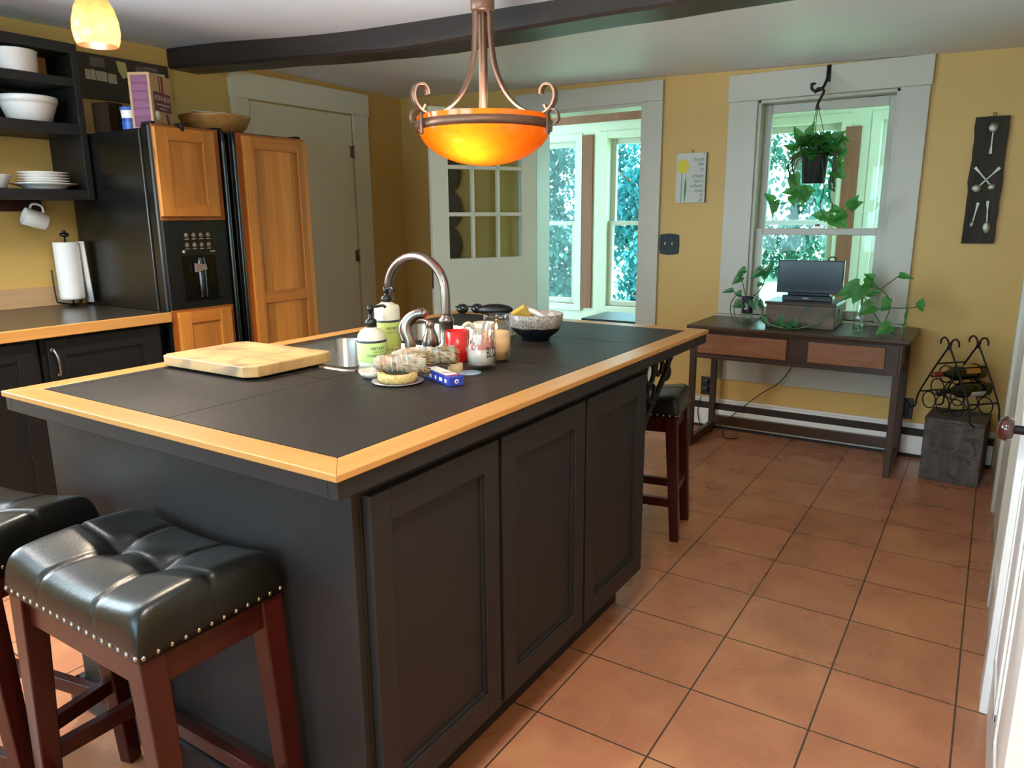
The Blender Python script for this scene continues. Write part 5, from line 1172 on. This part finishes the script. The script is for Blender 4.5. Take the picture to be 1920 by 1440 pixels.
tag(B().tube([(-.57, YW-.045, .20), (-.585, YW-.055, .1), (-.56, YW-.075, .02), (-.52, YW-.11, .006), (-.46, YW-.14, .006)], .003, 7, 6).build('power_cord', M_blackpl), 'thin black cord dropping from the left outlet', 'cord')
# spoon board
sb = thing('spoon_board', 'dark old board with spoons fixed to it on the right of the far wall', 'wall decoration', (.82, YW, 1.17))
b = B(); e = random.Random(5); L_ = [(.75+e.uniform(-.004, .004), 1.175+.62*i/12) for i in range(13)]; R_ = [(.895+e.uniform(-.003, .003), 1.795-.62*i/12) for i in range(13)]
b.prism(L_+R_, lambda p, q: (p, YW-.022, q), lambda p, q: (p, YW-.002, q)); b.build('board', M_oldboard, sb, w=True)
B().tube([(.826, YW-.012, 1.795), (.82, YW-.012, 1.808), (.828, YW-.012, 1.814), (.836, YW-.012, 1.806), (.83, YW-.012, 1.795)], .0015, 6, 4).build('hanging_loop', M_darkmet, sb, w=True)
M_spoon = plain('tarnished_silver', '#7d7868', .35, metal=.8, noise=.2, nscale=30)
def spoon(x, z, bl, bw, hl, ang, flat=1.):
    c, s = cos(ang), sin(ang); b = B(); MM = Matrix.Translation((x, YW-.025, z)) @ Matrix.Rotation(ang, 4, 'Y')
    b.ellipsoid((0, 0, 0), (bw, .006, bl), M=Matrix.Identity(4)); 
    b.prism([(-.003, bl*.9), (.003, bl*.9), (.003, bl+hl*.6), (.007, bl+hl), (-.007, bl+hl), (-.003, bl+hl*.6)], lambda p, q: (p, -.003, q), lambda p, q: (p, .003, q)); b.bm.transform(MM); b.build('spoon', M_spoon, sb, w=True)
spoon(.83, 1.742, .026, .023, .10, pi); spoon(.79, 1.45, .022, .024, .11, radians(42)); spoon(.855, 1.455, .018, .02, .11, radians(-40)); spoon(.855, 1.255, .032, .02, .10, radians(-4)); spoon(.79, 1.272, .018, .011, .09, radians(8))
# crate, wine rack and bottles
cr = thing('wooden_crate', 'weathered wooden crate in the right corner carrying the wine rack', 'crate', (.845, 2.745, 0), rotz=radians(-5))
for x0, x1, y0, y1, z0, z1, n in ((-.13, .13, -.13, -.112, 0, .31, 'front_board'), (-.13, .13, .112, .13, 0, .31, 'back_board'), (-.13, -.112, -.112, .112, 0, .31, 'side_board'), (.112, .13, -.112, .112, 0, .31, 'side_board'), (-.132, .132, -.132, .132, .31, .326, 'top_board')): B().box(x0, x1, y0, y1, z0, z1).build(n, M_crate, cr, bev=.003)
th = radians(-44); rk = thing('wine_rack', 'black wrought iron wine rack with scrolled tops on the crate', 'wine rack', (.83, 2.70, .33), rotz=th)
def ring(b, x, y, z, r): b.tube([(x+r*cos(2*pi*i/20), y, z+r*sin(2*pi*i/20)) for i in range(21)], .0032, 6)
RR = .042
for y in (-.085, .085):
    b = B()
    for s in (-1, 1): b.tube([(s*.205, y, .004), (s*.175, y, .02), (s*.162, y, .085), (s*.1, y, .2), (s*.03, y, .315), (s*.006, y, .355), (s*.012, y, .385), (s*.035, y, .40), (s*.055, y, .385), (s*.056, y, .365)], .0045, 7, 6)
    b.tube([(-.004, y, .345), (.004, y, .375)], .009, 8)
    for i in range(3): ring(b, (i-1)*.088, y, .07, RR)
    for i in range(2): ring(b, (i-.5)*.088, y, .146, RR)
    ring(b, 0, y, .222, RR); b.build('frame', M_darkmet, rk)
for x, z in ((-.155, .10), (.155, .10), (-.065, .262), (.065, .262), (0, .028)): B().tube([(x, -.085, z), (x, .085, z)], .004, 7).build('cross_bar', M_darkmet, rk)
M_bottle = plain('dark_green_bottle', '#0f1710', .1, spec=.6, coat=.4)
def wine(x, z, label, cap, lab):
    t = thing('wine_bottle', label, 'wine bottle', rk.location.copy(), rotz=th, group='bottles in the wine rack')
    Mx = Matrix.Translation((x, -.165, z)) @ Matrix.Rotation(radians(-90), 4, 'X')
    B().lathe([(0, .0), (.0125, 0), (.0135, .004), (.0125, .02), (.0125, .07), (.02, .095), (.036, .12), (.0375, .135), (.0375, .285), (.03, .292), (0, .284)], n=28, M=Mx).build('glass', M_bottle, t)
    B().lathe([(0, -.001), (.0135, -.001), (.0142, .004), (.0138, .052)], n=20, M=Mx).build('capsule', plain('capsule_'+cap[1:], cap, .35), t)
    b = B(); n = 12; a0, a1 = lab
    V = [[b.v(Mx @ Vector((.0379*cos(a0+(a1-a0)*k/n), .0379*sin(a0+(a1-a0)*k/n), zz))) for k in range(n+1)] for zz in (.165, .25)]
    for k in range(n): b.face([V[0][k], V[0][k+1], V[1][k+1], V[1][k]], True)
    b.build('label', plain('bottle_label_'+cap[1:], '#b98438' if cap == '#6e2a1e' else '#c9c6be', .6), t)
wine(0, .222, 'dark wine bottle with red capsule in the top ring of the rack', '#6e2a1e', (radians(-105), radians(-5)))
wine(.044, .146, 'dark wine bottle with black capsule and white label in the middle row', '#15181a', (radians(5), radians(60)))
# ------------------------------------------------------------------ light
def area(name, loc, rot, sx, sy, power, col):
    l = bpy.data.lights.new(name, 'AREA'); l.shape = 'RECTANGLE'; l.size = sx; l.size_y = sy; l.energy = power; l.color = col
    o = bpy.data.objects.new(name, l); COL.objects.link(o); o.location = loc; o.rotation_euler = rot; return o
# daylight entering by the two windows in the wall behind the camera
area('window_daylight_a', (-1.85, YN-.02, 1.4), (radians(118), 0, 0), 1.28, 1.18, 30, (.42, .68, 1.0))
area('window_daylight_b', (-.05, YN-.02, 1.4), (radians(118), 0, 0), 1.28, 1.18, 30, (.42, .68, 1.0))
area('window_daylight_c', (XW-.03, -1.2, 1.53), (0, radians(-112), 0), 1.0, 1.2, 70, (.80, .92, 1.0))  # unseen left-wall window light, added to brighten the ceiling and near floor
# added fill lights, out of view above the near half, pointing down
area('ceiling_lamp_a', (.45, -1.0, 2.06), (0, 0, 0), .3, .3, 30, (1, .98, .95))
area('ceiling_lamp_b', (-1.95, -.8, 2.08), (0, 0, 0), .3, .3, 18, (1, .97, .92))
sun = bpy.data.lights.new('sun', 'SUN'); sun.energy = 3.5; sun.angle = radians(1.5); sun.color = (1, .96, .86)
so = bpy.data.objects.new('sun', sun); COL.objects.link(so); so.rotation_euler = Vector((-.35, -.35, -.87)).to_track_quat('-Z', 'Y').to_euler()
w = bpy.data.worlds.new('sky'); scene.world = w; w.use_nodes = True; nt = w.node_tree
bg = nt.nodes['Background']; bg.inputs[0].default_value = (.56, .92, 1.08, 1); bg.inputs[1].default_value = 11
for nm, x0, x1, z0, z1, y in [('portal_a', -4.2, 1.9, .5, 2.02, PY+.2)]:
    l = bpy.data.lights.new(nm, 'AREA'); l.shape = 'RECTANGLE'; l.size = x1-x0; l.size_y = z1-z0; l.cycles.is_portal = True
    o = bpy.data.objects.new(nm, l); COL.objects.link(o); o.location = ((x0+x1)/2, y, (z0+z1)/2); o.rotation_euler = (radians(-90), 0, 0)

# ------------------------------------------------------------------ camera
cam = bpy.data.cameras.new('camera'); co = bpy.data.objects.new('camera', cam); COL.objects.link(co); scene.camera = co
cam.sensor_fit = 'HORIZONTAL'; cam.sensor_width = 36; cam.lens = 36*1379.0836/1920; cam.clip_start = .02; cam.clip_end = 300
yaw, pit, rol = -0.5775925, 0.2218868, -0.0078222
fwd = Vector((sin(yaw)*cos(pit), cos(yaw)*cos(pit), -sin(pit))); rt = Vector((cos(yaw), -sin(yaw), 0)); up = rt.cross(fwd)
r2 = rt*cos(rol)+up*sin(rol); u2 = -rt*sin(rol)+up*cos(rol)
co.matrix_world = Matrix(((r2.x, u2.x, -fwd.x, .91367), (r2.y, u2.y, -fwd.y, -1.51659), (r2.z, u2.z, -fwd.z, 1.32107), (0, 0, 0, 1)))
scene.view_settings.view_transform = 'Standard'; scene.view_settings.look = 'None'; scene.view_settings.gamma = 1; scene.view_settings.use_curve_mapping = False
scene.view_settings.exposure = 0.0
scene.cycles.use_denoising = True
scene.cycles.max_bounces = 10; scene.cycles.diffuse_bounces = 5; scene.cycles.glossy_bounces = 4; scene.cycles.transparent_max_bounces = 16; scene.cycles.transmission_bounces = 6
scene.cycles.sample_clamp_indirect = 6; scene.cycles.caustics_reflective = False; scene.cycles.caustics_refractive = False
